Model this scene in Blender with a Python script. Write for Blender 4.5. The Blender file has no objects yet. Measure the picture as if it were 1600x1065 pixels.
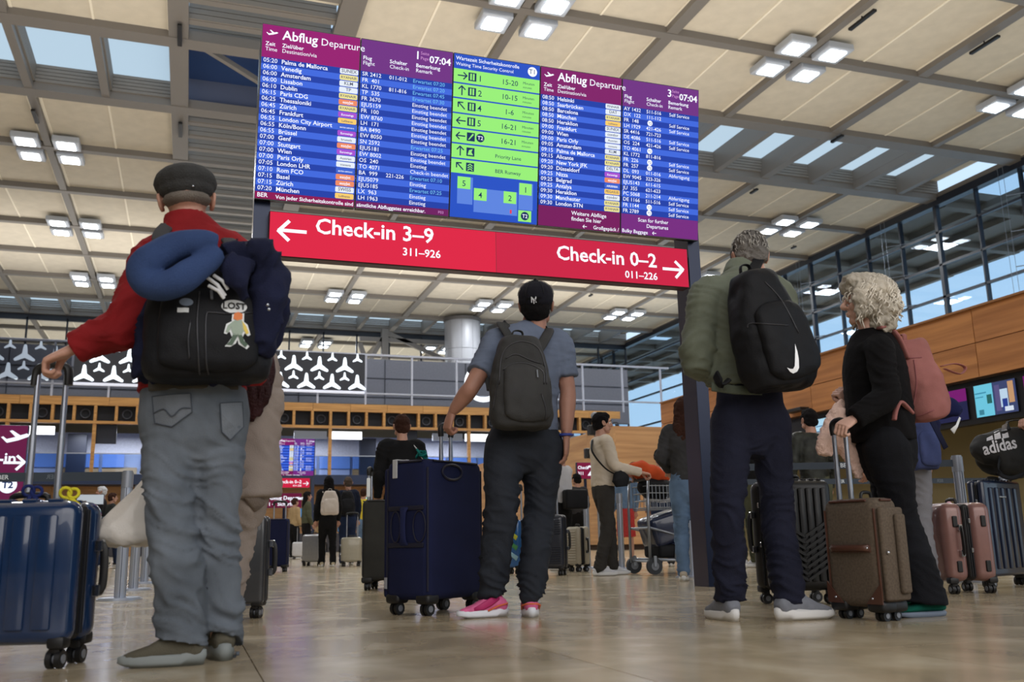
import bpy, bmesh, math, random
import numpy as np
from mathutils import Vector, Matrix
S = bpy.context.scene
COL = S.collection
random.seed(7)
PI = math.pi
# ---------------------------------------------------------------- camera, sky, exposure
FPX, YAW, PITCH, ROLL, CAMZ = 1454.2, 0.33336, 0.21229, -0.02036, 0.38
def cam_axes():
    F = Vector((math.sin(YAW)*math.cos(PITCH), math.cos(YAW)*math.cos(PITCH), math.sin(PITCH)))
    r = Vector((math.cos(YAW), -math.sin(YAW), 0)); u = r.cross(F)
    c, s = math.cos(ROLL), math.sin(ROLL)
    return c*r+s*u, -s*r+c*u, F
CR, CU, CF = cam_axes()
cd = bpy.data.cameras.new('camera'); cam = bpy.data.objects.new('camera', cd); COL.objects.link(cam)
cam.matrix_world = Matrix(((CR.x, CU.x, -CF.x, 0), (CR.y, CU.y, -CF.y, 0), (CR.z, CU.z, -CF.z, CAMZ), (0, 0, 0, 1)))
cd.sensor_width = 36; cd.lens = FPX/1600*36; cd.clip_start = .05; cd.clip_end = 1000
cd.dof.use_dof = True; cd.dof.focus_distance = 6.2; cd.dof.aperture_fstop = 3.6
S.camera = cam
S.view_settings.view_transform = 'Standard'; S.view_settings.look = 'None'
S.view_settings.gamma = 1; S.view_settings.exposure = 0.0; S.view_settings.use_curve_mapping = False
def at(px, py, Y):          # the point of depth Y seen at a pixel of the photograph
    d = CF + (px-800)/FPX*CR - (py-532.5)/FPX*CU
    return Vector((0, 0, CAMZ)) + d*(Y/d.y)
def lin(c):
    return tuple(((v/255)/12.92 if v/255 <= .04045 else ((v/255+.055)/1.055)**2.4) for v in c)
W = bpy.data.worlds.new('sky'); S.world = W; W.use_nodes = True
nt = W.node_tree; bg = nt.nodes['Background']
tc = nt.nodes.new('ShaderNodeTexCoord'); sp = nt.nodes.new('ShaderNodeSeparateXYZ'); rp = nt.nodes.new('ShaderNodeValToRGB')
nt.links.new(tc.outputs['Generated'], sp.inputs[0]); nt.links.new(sp.outputs['Z'], rp.inputs[0]); nt.links.new(rp.outputs[0], bg.inputs[0])
rp.color_ramp.elements[0].position = .0; rp.color_ramp.elements[0].color = (*lin((204, 226, 242)), 1)
rp.color_ramp.elements[1].position = .6; rp.color_ramp.elements[1].color = (*lin((166, 194, 222)), 1)
bg.inputs[1].default_value = 1.35
def lamp(kind, name, loc, energy, col=(1, 1, 1), size=1, sy=None, direction=(0, 0, -1)):
    l = bpy.data.lights.new(name, kind); l.energy = energy; l.color = col
    if kind == 'AREA':
        l.size = size
        if sy: l.shape = 'RECTANGLE'; l.size_y = sy
    o = bpy.data.objects.new(name, l); COL.objects.link(o); o.location = loc
    o.rotation_euler = Vector(direction).to_track_quat('-Z', 'Y').to_euler()
    return o
# unseen fill lamps, added: one from behind the camera, the rest washing the roof
lamp('AREA', 'front_fill', (4, -9, 8), 2100, (1, .97, .95), 26, 10, (0.1, 1, -.25))
lamp('AREA', 'roof_fill', (4, 18, 5.6), 7000, (1, .94, .86), 46, 40, (0, 0, 1))
lamp('AREA', 'roof_fill', (10, 66, 14.6), 3600, (1, .95, .88), 60, 12, (0, 0, 1))
lamp('AREA', 'roof_fill', (5, 98, 10.5), 5200, (1, .93, .82), 50, 20, (0, 0, 1))
# ---------------------------------------------------------------- materials
MATS = {}
def mat(name, col, rough=.6, metal=0, em=0, emcol=None, noise=0, nscale=8, bump=0, bscale=60, stretch=None, spec=.5, kind=None, coat=0, trans=0, col2=None):
    if name in MATS: return MATS[name]
    m = bpy.data.materials.new(name); m.use_nodes = True; MATS[name] = m
    n = m.node_tree.nodes; L = m.node_tree.links; b = n['Principled BSDF']
    c = lin(col); b.inputs['Base Color'].default_value = (*c, 1)
    b.inputs['Roughness'].default_value = rough; b.inputs['Metallic'].default_value = metal
    b.inputs['Specular IOR Level'].default_value = spec; b.inputs['Coat Weight'].default_value = coat
    b.inputs['Transmission Weight'].default_value = trans
    if em:
        b.inputs['Emission Color'].default_value = (*lin(emcol or col), 1); b.inputs['Emission Strength'].default_value = em
    if noise or bump:
        t = n.new('ShaderNodeTexCoord'); mp = n.new('ShaderNodeMapping'); L.new(t.outputs['Object'], mp.inputs[0])
        if stretch: mp.inputs['Scale'].default_value = stretch
    if noise:
        nz = n.new('ShaderNodeTexNoise'); nz.inputs['Scale'].default_value = nscale; nz.inputs['Detail'].default_value = 5
        L.new(mp.outputs[0], nz.inputs[0]); mx = n.new('ShaderNodeMix'); mx.data_type = 'RGBA'
        rr = n.new('ShaderNodeMapRange'); rr.inputs[1].default_value = .3; rr.inputs[2].default_value = .7
        L.new(nz.outputs[0], rr.inputs[0]); L.new(rr.outputs[0], mx.inputs[0])
        c2 = lin(col2) if col2 else tuple(v*(1+noise) for v in c)
        mx.inputs[6].default_value = (*(tuple(v*(1-noise) for v in c) if not col2 else c), 1); mx.inputs[7].default_value = (*c2, 1)
        L.new(mx.outputs[2], b.inputs['Base Color'])
    if bump:
        nb = n.new('ShaderNodeTexNoise'); nb.inputs['Scale'].default_value = bscale; nb.inputs['Detail'].default_value = 4
        L.new(mp.outputs[0], nb.inputs[0]); bp = n.new('ShaderNodeBump'); bp.inputs['Strength'].default_value = bump
        bp.inputs['Distance'].default_value = .01; L.new(nb.outputs[0], bp.inputs['Height']); L.new(bp.outputs[0], b.inputs['Normal'])
    return m
def cloth(name, col, noise=.18, bump=.35, bscale=220, rough=.9, nscale=6):
    return mat(name, col, rough, noise=noise, nscale=nscale, bump=bump, bscale=bscale, spec=.2)
def wood(name, c1, c2, axis=0, sc=1.0):
    if name in MATS: return MATS[name]
    m = mat(name, c1, .55, noise=.01, nscale=2.2*sc, col2=c2)
    mp = [x for x in m.node_tree.nodes if x.type == 'MAPPING'][0]
    s = [9, 9, 9]; s[axis] = .45; mp.inputs['Scale'].default_value = s
    oi = m.node_tree.nodes.new('ShaderNodeObjectInfo'); m.node_tree.links.new(oi.outputs['Random'], mp.inputs['Location'])
    mp2 = m.node_tree.nodes.new('ShaderNodeVectorMath'); mp2.operation = 'SCALE'; mp2.inputs['Scale'].default_value = 37
    m.node_tree.links.new(oi.outputs['Random'], mp2.inputs[0]); m.node_tree.links.new(mp2.outputs[0], mp.inputs['Location'])
    return m
def glassmat(name, tint=(200, 215, 230), ior=1.35, fac=None):
    if name in MATS: return MATS[name]
    m = bpy.data.materials.new(name); m.use_nodes = True; MATS[name] = m
    n = m.node_tree.nodes; L = m.node_tree.links; n.clear()
    o = n.new('ShaderNodeOutputMaterial'); a = n.new('ShaderNodeBsdfTransparent'); g = n.new('ShaderNodeBsdfGlossy')
    a.inputs[0].default_value = (*lin(tint), 1); g.inputs['Roughness'].default_value = .02
    f = n.new('ShaderNodeLayerWeight'); f.inputs[0].default_value = .5; x = n.new('ShaderNodeMixShader')
    p = n.new('ShaderNodeMath'); p.operation = 'POWER'; p.inputs[1].default_value = 4; L.new(f.outputs['Facing'], p.inputs[0])
    q = n.new('ShaderNodeMath'); q.operation = 'MULTIPLY_ADD'; q.inputs[1].default_value = .5*(ior-1); q.inputs[2].default_value = .06*(ior-1); L.new(p.outputs[0], q.inputs[0])
    L.new(q.outputs[0], x.inputs[0]); L.new(a.outputs[0], x.inputs[1]); L.new(g.outputs[0], x.inputs[2]); L.new(x.outputs[0], o.inputs[0])
    return m
# ---------------------------------------------------------------- mesh kit
def frame(t, ref):
    t = t.normalized(); x = (ref - t*ref.dot(t))
    if x.length < 1e-6: x = t.orthogonal()
    x.normalize(); return x, t.cross(x)
class MB:
    def __init__(s): s.v = []; s.f = []; s.mi = []
    def add(s, V, F, mi=0):
        k = len(s.v); s.v += [tuple(p) for p in V]; s.f += [tuple(i+k for i in f) for f in F]; s.mi += [mi]*len(F); return s
    def box(s, lo, hi, mi=0):
        (a, b, c), (d, e, f) = lo, hi
        return s.add([(a,b,c),(d,b,c),(d,e,c),(a,e,c),(a,b,f),(d,b,f),(d,e,f),(a,e,f)],
                     [(0,3,2,1),(4,5,6,7),(0,1,5,4),(1,2,6,5),(2,3,7,6),(3,0,4,7)], mi)
    def bar(s, a, b, w, h=None, ref=(0, 0, 1), mi=0):
        a, b = Vector(a), Vector(b); x, y = frame(b-a, Vector(ref)); h = h or w
        V = [p+x*(i*h/2)+y*(j*w/2) for p in (a, b) for i, j in ((-1,-1),(1,-1),(1,1),(-1,1))]
        return s.add(V, [(0,1,2,3),(7,6,5,4),(0,4,5,1),(1,5,6,2),(2,6,7,3),(3,7,4,0)], mi)
    def rbox(s, lo, hi, r, seg=3, mi=0, axis=None):      # box with rounded edges
        bm = bmesh.new(); bmesh.ops.create_cube(bm, size=1)
        lo, hi = Vector(lo), Vector(hi)
        for v in bm.verts: v.co = Vector([(lo[i]+hi[i])/2 + v.co[i]*(hi[i]-lo[i]) for i in range(3)])
        es = [e for e in bm.edges if axis is None or abs((e.verts[0].co-e.verts[1].co).normalized()[axis]) > .9]
        bmesh.ops.bevel(bm, geom=es, offset=r, segments=seg, profile=.5, affect='EDGES')
        bm.verts.index_update(); s.add([v.co[:] for v in bm.verts], [[v.index for v in f.verts] for f in bm.faces], mi); bm.free(); return s
    def loft(s, pts, rad, ref=(1, 0, 0), n=12, mi=0, cap=True, power=2.0, closed=False):
        pts = [Vector(p) for p in pts]; ref = Vector(ref); k0 = len(s.v); N = len(pts)
        for i, p in enumerate(pts):
            t = (pts[(i+1) % N]-pts[i-1]) if closed else (pts[min(i+1, N-1)]-pts[max(i-1, 0)])
            x, y = frame(t, ref); r = rad[i] if isinstance(rad, list) else rad
            if not isinstance(r, (tuple, list)): r = (r, r)
            for j in range(n):
                a = 2*PI*j/n; ca, sa = math.cos(a), math.sin(a); e = 2/power
                s.v.append(tuple(p + x*(r[0]*math.copysign(abs(ca)**e, ca)) + y*(r[1]*math.copysign(abs(sa)**e, sa))))
        for i in range(N if closed else N-1):
            i2 = (i+1) % N
            for j in range(n):
                s.f.append((k0+i*n+j, k0+i*n+(j+1) % n, k0+i2*n+(j+1) % n, k0+i2*n+j)); s.mi.append(mi)
        if cap and not closed:
            s.f.append(tuple(k0+j for j in range(n))[::-1]); s.mi.append(mi)
            s.f.append(tuple(k0+(N-1)*n+j for j in range(n))); s.mi.append(mi)
        return s
    def cyl(s, a, b, r, n=16, mi=0, r2=None):
        a, b = Vector(a), Vector(b); return s.loft([a, b], [r, r if r2 is None else r2], ref=(b-a).orthogonal(), n=n, mi=mi)
    def ball(s, c, r, mi=0, n=16, m=10, rot=None):
        c = Vector(c); r = r if isinstance(r, (tuple, list)) else (r, r, r); k = len(s.v)
        for i in range(1, m):
            t = PI*i/m
            for j in range(n):
                a = 2*PI*j/n; p = Vector((r[0]*math.sin(t)*math.cos(a), r[1]*math.sin(t)*math.sin(a), r[2]*math.cos(t)))
                if rot: p = rot @ p
                s.v.append(tuple(c+p))
        for d in (1, -1):
            p = Vector((0, 0, r[2]*d)); p = rot @ p if rot else p; s.v.append(tuple(c+p))
        T, B = k+(m-1)*n, k+(m-1)*n+1
        for i in range(m-2):
            for j in range(n): s.f.append((k+i*n+j, k+(i+1)*n+j, k+(i+1)*n+(j+1) % n, k+i*n+(j+1) % n)); s.mi.append(mi)
        for j in range(n):
            s.f.append((T, k+j, k+(j+1) % n)); s.mi.append(mi)
            s.f.append((B, k+(m-2)*n+(j+1) % n, k+(m-2)*n+j)); s.mi.append(mi)
        return s
    def torus(s, c, R, r, ref=(0, 0, 1), n=24, m=8, mi=0, sx=1, sy=1):
        x, y = frame(Vector(ref), Vector((1, .01, 0))); c = Vector(c)
        return s.loft([c+x*(R*sx*math.cos(2*PI*i/n))+y*(R*sy*math.sin(2*PI*i/n)) for i in range(n)], r, ref=ref, n=m, mi=mi, closed=True)
    def prism(s, poly, a, b, mi=0):      # polygon in the XZ plane between two y values
        n = len(poly); V = [(x, a, z) for x, z in poly]+[(x, b, z) for x, z in poly]
        return s.add(V, [tuple(range(n)), tuple(range(2*n-1, n-1, -1))]+[(i, i+n, (i+1) % n+n, (i+1) % n) for i in range(n)], mi)
    def xf(s, M, k=0):
        s.v[k:] = [tuple(M @ Vector(p)) for p in s.v[k:]]; return s
    def mesh(s, name, mats, smooth=False, off=None):
        me = bpy.data.meshes.new(name); V = s.v if off is None else [(p[0]-off[0], p[1]-off[1], p[2]-off[2]) for p in s.v]
        me.from_pydata(V, [], s.f)
        for m in (mats if isinstance(mats, (list, tuple)) else [mats]): me.materials.append(m)
        if any(s.mi): me.polygons.foreach_set('material_index', s.mi)
        if smooth: me.polygons.foreach_set('use_smooth', [True]*len(s.f))
        me.update()
        if smooth is True or smooth == 1: pass
        elif smooth: me.set_sharp_from_angle(angle=math.radians(smooth))
        return me
    def build(s, name, mats, parent=None, smooth=False, off='parent'):
        if off == 'parent': off = root_off(parent) if parent else None
        return obj(name, s.mesh(name, mats, smooth, off), parent)
def root_off(p):
    return tuple(p['_off']) if p is not None and '_off' in p else None
def obj(name, me, parent=None, loc=None):
    o = bpy.data.objects.new(name, me); COL.objects.link(o)
    if parent: o.parent = parent; o['_off'] = list(parent['_off']) if '_off' in parent else [0, 0, 0]
    if loc is not None: o.location = loc
    return o
def tag(o, label=None, cat=None, group=None, kind=None):
    for k, v in (('label', label), ('category', cat), ('group', group), ('kind', kind)):
        if v: o[k] = v
    return o
def empty(name, loc=(0, 0, 0), label=None, cat=None, group=None, kind=None, rz=0, world=False):
    o = bpy.data.objects.new(name, None); COL.objects.link(o); o.location = loc; o.rotation_euler.z = rz; o.empty_display_size = .1
    o['_off'] = list(loc) if world else [0, 0, 0]      # world=True: parts are given in world coordinates
    return tag(o, label, cat, group, kind)
def dup(root, loc=None, rz=None, **kw):
    r = root.copy(); COL.objects.link(r)
    if loc is not None: r.location = loc
    if rz is not None: r.rotation_euler.z = rz
    tag(r, **kw)
    def rec(a, b):
        for ch in list(a.children):
            c = ch.copy(); COL.objects.link(c); c.parent = b; rec(ch, c)
    rec(root, r); return r
TS = bpy.data.scenes.new('workshop')
def evalmesh(o):        # o is linked to the empty workshop scene, so evaluating it is quick
    vl = TS.view_layers[0]; vl.update()
    with bpy.context.temp_override(scene=TS, view_layer=vl): dg = bpy.context.evaluated_depsgraph_get()
    return bpy.data.meshes.new_from_object(o.evaluated_get(dg))
def remesh(mb, voxel, smooth=3):      # one continuous surface out of overlapping lofts
    me = mb.mesh('tmp', []) ; o = bpy.data.objects.new('tmp', me); TS.collection.objects.link(o)
    m = o.modifiers.new('r', 'REMESH'); m.mode = 'VOXEL'; m.voxel_size = voxel
    if smooth: s = o.modifiers.new('s', 'SMOOTH'); s.iterations = smooth; s.factor = .5
    r = evalmesh(o); V = np.empty(len(r.vertices)*3); r.vertices.foreach_get('co', V); N = np.empty(len(r.vertices)*3); r.vertices.foreach_get('normal', N)
    F = [tuple(p.vertices) for p in r.polygons]
    bpy.data.objects.remove(o); bpy.data.meshes.remove(me); bpy.data.meshes.remove(r)
    return V.reshape(-1, 3), F, N.reshape(-1, 3)
# value noise in numpy, for folds
_P = np.random.RandomState(3).rand(64, 64, 64)
def vnoise(p):
    i = np.floor(p).astype(int); f = p-i; f = f*f*(3-2*f); out = 0
    for a in (0, 1):
        for b in (0, 1):
            for c in (0, 1):
                w = (f[:, 0] if a else 1-f[:, 0])*(f[:, 1] if b else 1-f[:, 1])*(f[:, 2] if c else 1-f[:, 2])
                out = out + w*_P[(i[:, 0]+a) % 64, (i[:, 1]+b) % 64, (i[:, 2]+c) % 64]
    return out*2-1
FONT = None
def text_mb(items, zf=1.0):
    """items: (string, x, z, size, bold, align); letters lie in the XZ plane facing -Y"""
    mb = MB()
    for (s, x, z, size, bold, align) in items:
        cu = bpy.data.curves.new('t', 'FONT'); cu.body = s; cu.size = size; cu.align_x = align; cu.resolution_u = 2
        cu.offset = bold*size; cu.fill_mode = 'FRONT'
        o = bpy.data.objects.new('t', cu); TS.collection.objects.link(o); me = evalmesh(o)
        mb.add([(v.co.x+x, 0, v.co.y+z) for v in me.vertices], [tuple(p.vertices) for p in me.polygons])
        bpy.data.objects.remove(o); bpy.data.curves.remove(cu); bpy.data.meshes.remove(me)
    return mb
# ================================================================ the hall
PT = mat('painted_steel', (118, 113, 108), .45); PTD = mat('painted_steel_dark', (88, 86, 86), .5)
CREAM = mat('ceiling_fabric', (206, 197, 180), .9, noise=.06, nscale=1.5, bump=.2, bscale=30)
CZ = 20.28; G0X, GX = -1.31, 6.27; G0Y, GY = 30.25, 6.24
gx = lambda n: G0X+GX*n
gy = lambda m: G0Y+GY*m
# floor
def floor_mat():
    m = mat('polished_limestone', (158, 142, 118), .2, noise=.2, nscale=1.3, bump=.012, bscale=3)
    n = m.node_tree.nodes; L = m.node_tree.links; b = n['Principled BSDF']
    geo = n.new('ShaderNodeNewGeometry'); nz = n.new('ShaderNodeTexNoise'); nz.inputs['Scale'].default_value = 3.4; nz.inputs['Detail'].default_value = 7; nz.inputs['Distortion'].default_value = .3
    vm = n.new('ShaderNodeVectorMath'); vm.operation = 'MULTIPLY'; vm.inputs[1].default_value = (1, .8, 1); L.new(geo.outputs['Position'], vm.inputs[0]); L.new(vm.outputs[0], nz.inputs[0])
    r = n.new('ShaderNodeValToRGB'); L.new(nz.outputs[0], r.inputs[0]); e = r.color_ramp.elements
    e[0].position = .2; e[0].color = (*lin((158, 144, 120)), 1); e[1].position = .72; e[1].color = (*lin((198, 186, 162)), 1)
    k = e.new(.5); k.color = (*lin((180, 165, 138)), 1)
    oi = n.new('ShaderNodeObjectInfo'); mr = n.new('ShaderNodeMapRange'); mr.inputs[3].default_value = .86; mr.inputs[4].default_value = 1.08; L.new(oi.outputs['Random'], mr.inputs[0])
    sc = n.new('ShaderNodeVectorMath'); sc.operation = 'SCALE'; L.new(r.outputs[0], sc.inputs[0]); L.new(mr.outputs[0], sc.inputs['Scale']); L.new(sc.outputs[0], b.inputs['Base Color'])
    rr = n.new('ShaderNodeMapRange'); rr.inputs[3].default_value = .11; rr.inputs[4].default_value = .24; L.new(nz.outputs[0], rr.inputs[0]); L.new(rr.outputs[0], b.inputs['Roughness'])
    return m
FL = floor_mat()
fl = MB().box((-60, -25, -.3), (60, 130, -.012)).build('floor', mat('joint_mortar', (84, 76, 66), .8)); tag(fl, kind='structure')
tm = MB().box((-.498, -.748, -.012), (.498, .748, 0)).mesh('tile', FL)
for i in range(-3, 10):
    for j in range(0, 12):
        obj('tile', tm, fl, (.73+i, 2.0+j*1.5+(.75 if i % 2 else 0), 0))
far = MB()
for a, b, c, d in ((-60, -25, 60, 1.25), (-60, 1.25, -2.77, 19.25), (10.23, 1.25, 60, 19.25), (-60, 19.25, 60, 130)): far.box((a, b, -.012), (c, d, -.001))
far.build('far_paving', FL, fl)
# ceiling
ce = empty('ceiling', (0, 0, CZ), kind='structure', world=True)
xs = range(-4, 8); ys = range(-5, 17)
STRIPS = (1, 8)
pm = MB().box((-GX/4+.03, -GY/2+.2, 0), (GX/4-.03, GY/2-.2, .08)).mesh('ceiling_panel', CREAM)
pframe = MB()
for n in xs:
    for m in ys:
        if n == 7 or m in STRIPS or n == 0: continue
        for s in (-1, 1):
            obj('ceiling_panel', pm, ce, (gx(n+.5)+s*GX/4, gy(m+.5), .28))
for n in range(-4, 8):       # beams running away from the camera
    w = .75 if n in (0, 1) else (.34 if n % 2 == 0 or n == -1 else .5)
    if n == 1: w = .9
    MB().box((gx(n)-w/2, gy(-5), CZ), (gx(n)+w/2, gy(16), CZ+.42)).build('beam', PT, ce)
for m in range(-5, 17):      # beams running across
    w = .8 if m in (1, 2, 8, 9) else .42
    MB().box((gx(-4), gy(m)-w/2, CZ-.03), (gx(7), gy(m)+w/2, CZ+.4)).build('beam', PT, ce)
FROST = mat('frosted_skylight', (225, 235, 240), .5, trans=.0)
def frosted():
    m = FROST; n = m.node_tree.nodes; L = m.node_tree.links; n.clear()
    o = n.new('ShaderNodeOutputMaterial'); a = n.new('ShaderNodeBsdfTranslucent'); t = n.new('ShaderNodeBsdfTransparent'); x = n.new('ShaderNodeMixShader')
    a.inputs[0].default_value = (.95, .93, .9, 1); t.inputs[0].default_value = (.93, .9, .84, 1); x.inputs[0].default_value = .4
    L.new(a.outputs[0], x.inputs[1]); L.new(t.outputs[0], x.inputs[2]); L.new(x.outputs[0], o.inputs[0])
frosted()
SLAT = mat('louvre_grey', (124, 119, 113), .55)
def wall_slats(mb, a, b, z0, z1, side, n=5):   # ribbed coffer wall between two points
    a, b = Vector(a), Vector(b); d = Vector(side)
    h = (z1-z0)/n
    for i in range(n):
        za = z0+i*h+.03; zb = z0+(i+1)*h
        lo = (min(a.x, b.x, a.x+d.x*.08, b.x+d.x*.08), min(a.y, b.y, a.y+d.y*.08, b.y+d.y*.08), za)
        hi = (max(a.x, b.x, a.x+d.x*.08, b.x+d.x*.08), max(a.y, b.y, a.y+d.y*.08, b.y+d.y*.08), zb)
        mb.box(lo, hi)
for m in STRIPS:             # skylight strips: deep coffers with frosted panes
    y0, y1 = gy(m)+.4, gy(m+1)-.4
    for k in range(-8, 14):
        if k in (0, 1): continue
        x0 = gx(k/2); x1 = gx((k+1)/2)
        MB().box((x0-.17, y0, CZ+.02+.41*(k % 2 == 0)), (x0+.17, y1, CZ+1.15)).build('coffer_rib', PT, ce)
        s = MB(); wall_slats(s, (x0+.17, y1, 0), (x1-.17, y1, 0), CZ+.3, CZ+1.15, (0, -1, 0)); wall_slats(s, (x0+.17, y0, 0), (x0+.17, y1, 0), CZ+.3, CZ+1.15, (1, 0, 0))
        o = s.build('louvre', SLAT, ce)
        MB().box((x0+.17, y0, CZ+1.15), (x1-.17, y1, CZ+1.155)).build('skylight_pane' if k < 13 else 'ceiling_panel', FROST if k < 13 else CREAM, ce)
# long slot between the first two beams: bands of louvre and narrow skylights
for m in list(range(-4, 9)):
    if m in (1, 8): 
        MB().bar((gx(0)+.35, gy(m)+.4, CZ+.5), (gx(1)-.4, gy(m+1)-.4, CZ+.5), .22).build('brace', PT, ce)
        MB().box((gx(0), gy(m+1)-.1, CZ+.3), (gx(1), gy(m+1), CZ+1.7)).build('vent_cheek', mat('vent_grey_blue', (84, 92, 116), .5), ce)
        MB().box((gx(0), gy(m), CZ+1.6), (gx(1), gy(m+1), CZ+1.7)).build('smoke_vent', mat('blue_steel', (38, 62, 108), .3), ce)
        continue
    for k in range(4):
        y0 = gy(m)+k*GY/4; y1 = y0+GY/4
        MB().box((gx(0)+.37, y0-.15, CZ+.1), (gx(1)-.45, y0+.2, CZ+.36)).build('coffer_rib', PT, ce)
        s = MB(); wall_slats(s, (gx(0)+.37, y1-.15, 0), (gx(1)-.45, y1-.15, 0), CZ+.1, CZ+1.3, (0, -1, 0)); s.build('louvre', SLAT, ce)
        MB().box((gx(0)+.37, y0, CZ+1.3), (gx(1)-.45, y1, CZ+1.35)).build('skylight_pane', FROST, ce)
    if m == 0: MB().box((gx(0)+.37, gy(m)+1.2, CZ+.42), (gx(1)-.45, gy(m)+2.4, CZ+.5)).build('ceiling_panel', CREAM, ce)
# roof above (keeps the sky off everything that is not a skylight)
rf = MB(); 
for n in range(-4, 7):
    for m in ys:
        if n == 0 or m in STRIPS: continue
        rf.box((gx(n), gy(m), CZ+.5), (gx(n+1), gy(m+1), CZ+.6))
rf.build('roof_deck', PTD, ce)
sm_ = MB()
for n in range(-4, 7):
    if n == 0: continue
    for m in ys:
        if m in STRIPS: continue
        x0, x1, y0, y1 = gx(n)+.2, gx(n+1)-.2, gy(m)+.16, gy(m+1)-.16
        if n == 1: x0 += .2
        if n in (-1,): x1 -= .1
        for a_ in ((gx(n+.5)-.045, y0, gx(n+.5)+.045, y1), (x0, y0, x0+.12, y1), (x1-.12, y0, x1, y1)): sm_.box((a_[0], a_[1], CZ+.25), (a_[2], a_[3], CZ+.283))
sm_.build('lit_seam_strip', mat('lit_seam_cream', (240, 232, 214), .7), ce)['kind'] = 'stuff'  # lit gaps and bright panel edges, put in as lighter cream strips
# the roof goes on outside as a canopy over the forecourt, open above the strips
cn = MB(); CX2 = 55.6
for a, b in ((gy(-2), gy(1)+.8), (gy(2)-.8, gy(8)+.8), (gy(9)-.8, gy(15))): cn.box((43.0, a, CZ+.1), (CX2, b, CZ+.6))
for m in range(-1, 15): cn.box((43, gy(m)-.3, CZ-.35), (CX2, gy(m)+.3, CZ+.1))
for x in (46, 49.2, 52.4, CX2-.2): cn.box((x-.2, gy(-2), CZ-.3), (x+.2, gy(15), CZ+.1))
cn.build('forecourt_canopy', mat('canopy_soffit', (120, 104, 90), .7), ce)
# ceiling lights: four square lamps round a beam crossing
LENS = mat('lamp_lens', (255, 255, 255), .5, em=20, emcol=(244, 249, 255)); HOUS = mat('lamp_housing', (170, 176, 186), .35)
def light_meshes():
    h = MB().rbox((-.62, -.62, 0), (.62, .62, .3), .05, 2).mesh('lamp_housing', HOUS)
    l = MB().rbox((-.4, -.4, -.04), (.4, .4, .02), .02, 1).mesh('lens', LENS); return h, l
LH, LL = light_meshes()
CL = {}
ORD = {48.97: 'second', 61.45: 'third', 73.93: 'fourth', 30.25: 'first', 92.65: 'rear'}
def ceiling_light(n, m, label):
    x, y = gx(n), gy(m)
    t = empty('ceiling_light', (x, y, CZ-.2), label, 'ceiling light', 'four-lamp lights hung at the ceiling beam crossings')
    for i in (-1, 1):
        for j in (-1, 1):
            h = obj('lamp_housing', LH, t, (i*.92, j*.92, 0)); obj('lens', LL, h)
    lamp('AREA', 'lamp_light', (x, y, CZ-.4), 640, (.93, .96, 1), 1.6)
    return t
for n, m, lb in ((-1, 3, 'white four-lamp ceiling light at upper left, nearest of the left row'), (-1, 5, 'white four-lamp ceiling light, middle one of the left row'),
                 (-1, 7, 'white four-lamp ceiling light beside the raised red sleeve, farthest of the left row'),
                 (2, 0, 'bright four-lamp ceiling light at the top edge right above the security queue screen'), (2, 7, 'four-lamp ceiling light below the left end of the red check-in sign'),
                 (4, 0, 'bright four-lamp ceiling light right of the departure screens, near the top edge'), (4, 7, 'four-lamp ceiling light left of the black cap, above the round columns'),
                 (6, 0, 'four-lamp ceiling light cut off by the right edge'), (6, 3, 'four-lamp ceiling light beside the glass wall, right of the green jacket man'),
                 (6, 5, 'four-lamp ceiling light just right of the red sign, behind the gantry post'), (6, 7, 'small far four-lamp ceiling light below the right half of the red sign'),
                 (2, 10, 'far four-lamp ceiling light seen through the rear glass above the star banner'), (4, 10, 'far four-lamp ceiling light seen behind the left round column')):
    ceiling_light(n, m, lb)
for n, m in ((2, 3), (4, 3), (0, -2), (4, -2), (-1, -1), (2, 5), (4, 5)):      # lamps outside the picture or behind the screens
    if m > 0: ceiling_light(n, m, 'four-lamp ceiling light hidden behind the %s departure screens' % {(2, 3): 'left', (4, 3): 'right', (2, 5): 'lower left', (4, 5): 'lower right'}[(n, m)])
    else: lamp('AREA', 'lamp_light', (gx(n), gy(m), CZ-.4), 900, (.93, .96, 1), 1.6)
EXITL = MB().box((26.6, 24.0, CZ+.15), (27.2, 24.3, CZ+.27)); 
# thin ceiling fittings on the beams
DK = mat('black_plastic', (18, 18, 20), .4)
def fitting(px, py, w, label):
    d = CF + (px-800)/FPX*CR - (py-532.5)/FPX*CU; t = (CZ-.1-CAMZ)/d.z; p = Vector((0, 0, CAMZ))+d*t
    e = empty('ceiling_sensor', p, label, 'sensor', 'small dark fittings on the ceiling beams')
    MB().rbox((-.09, -w/2, -.12), (.09, w/2, 0), .03).build('housing', DK, e); MB().cyl((0, 0, 0), (0, 0, .1), .03).build('stem', DK, e)
for a in ((1347, 29, 1.5, 'dark bar fitting on the beam above the right-hand ceiling light'), (1538, 68, 1.5, 'dark bar fitting on the beam near the top right corner'), (1308, 215, .9, 'dark bar fitting on the beam at the skylight edge'),
          (1178, 297, .7, 'small dark camera hanging under the beam right of the screens'), (281, 53, 1.6, 'dark slot fitting on the wide left beam, upper one'), (282, 201, 1.6, 'dark slot fitting on the wide left beam above the flat cap'), (55, 180, 1.4, 'dark slot fitting on the beam above the left ceiling light'),
          (923, 460, .6, 'small dark camera under the beam right of the black cap'), (1240, 385, .5, 'small dark fitting on the beam at the glass wall')): fitting(*a)
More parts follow.
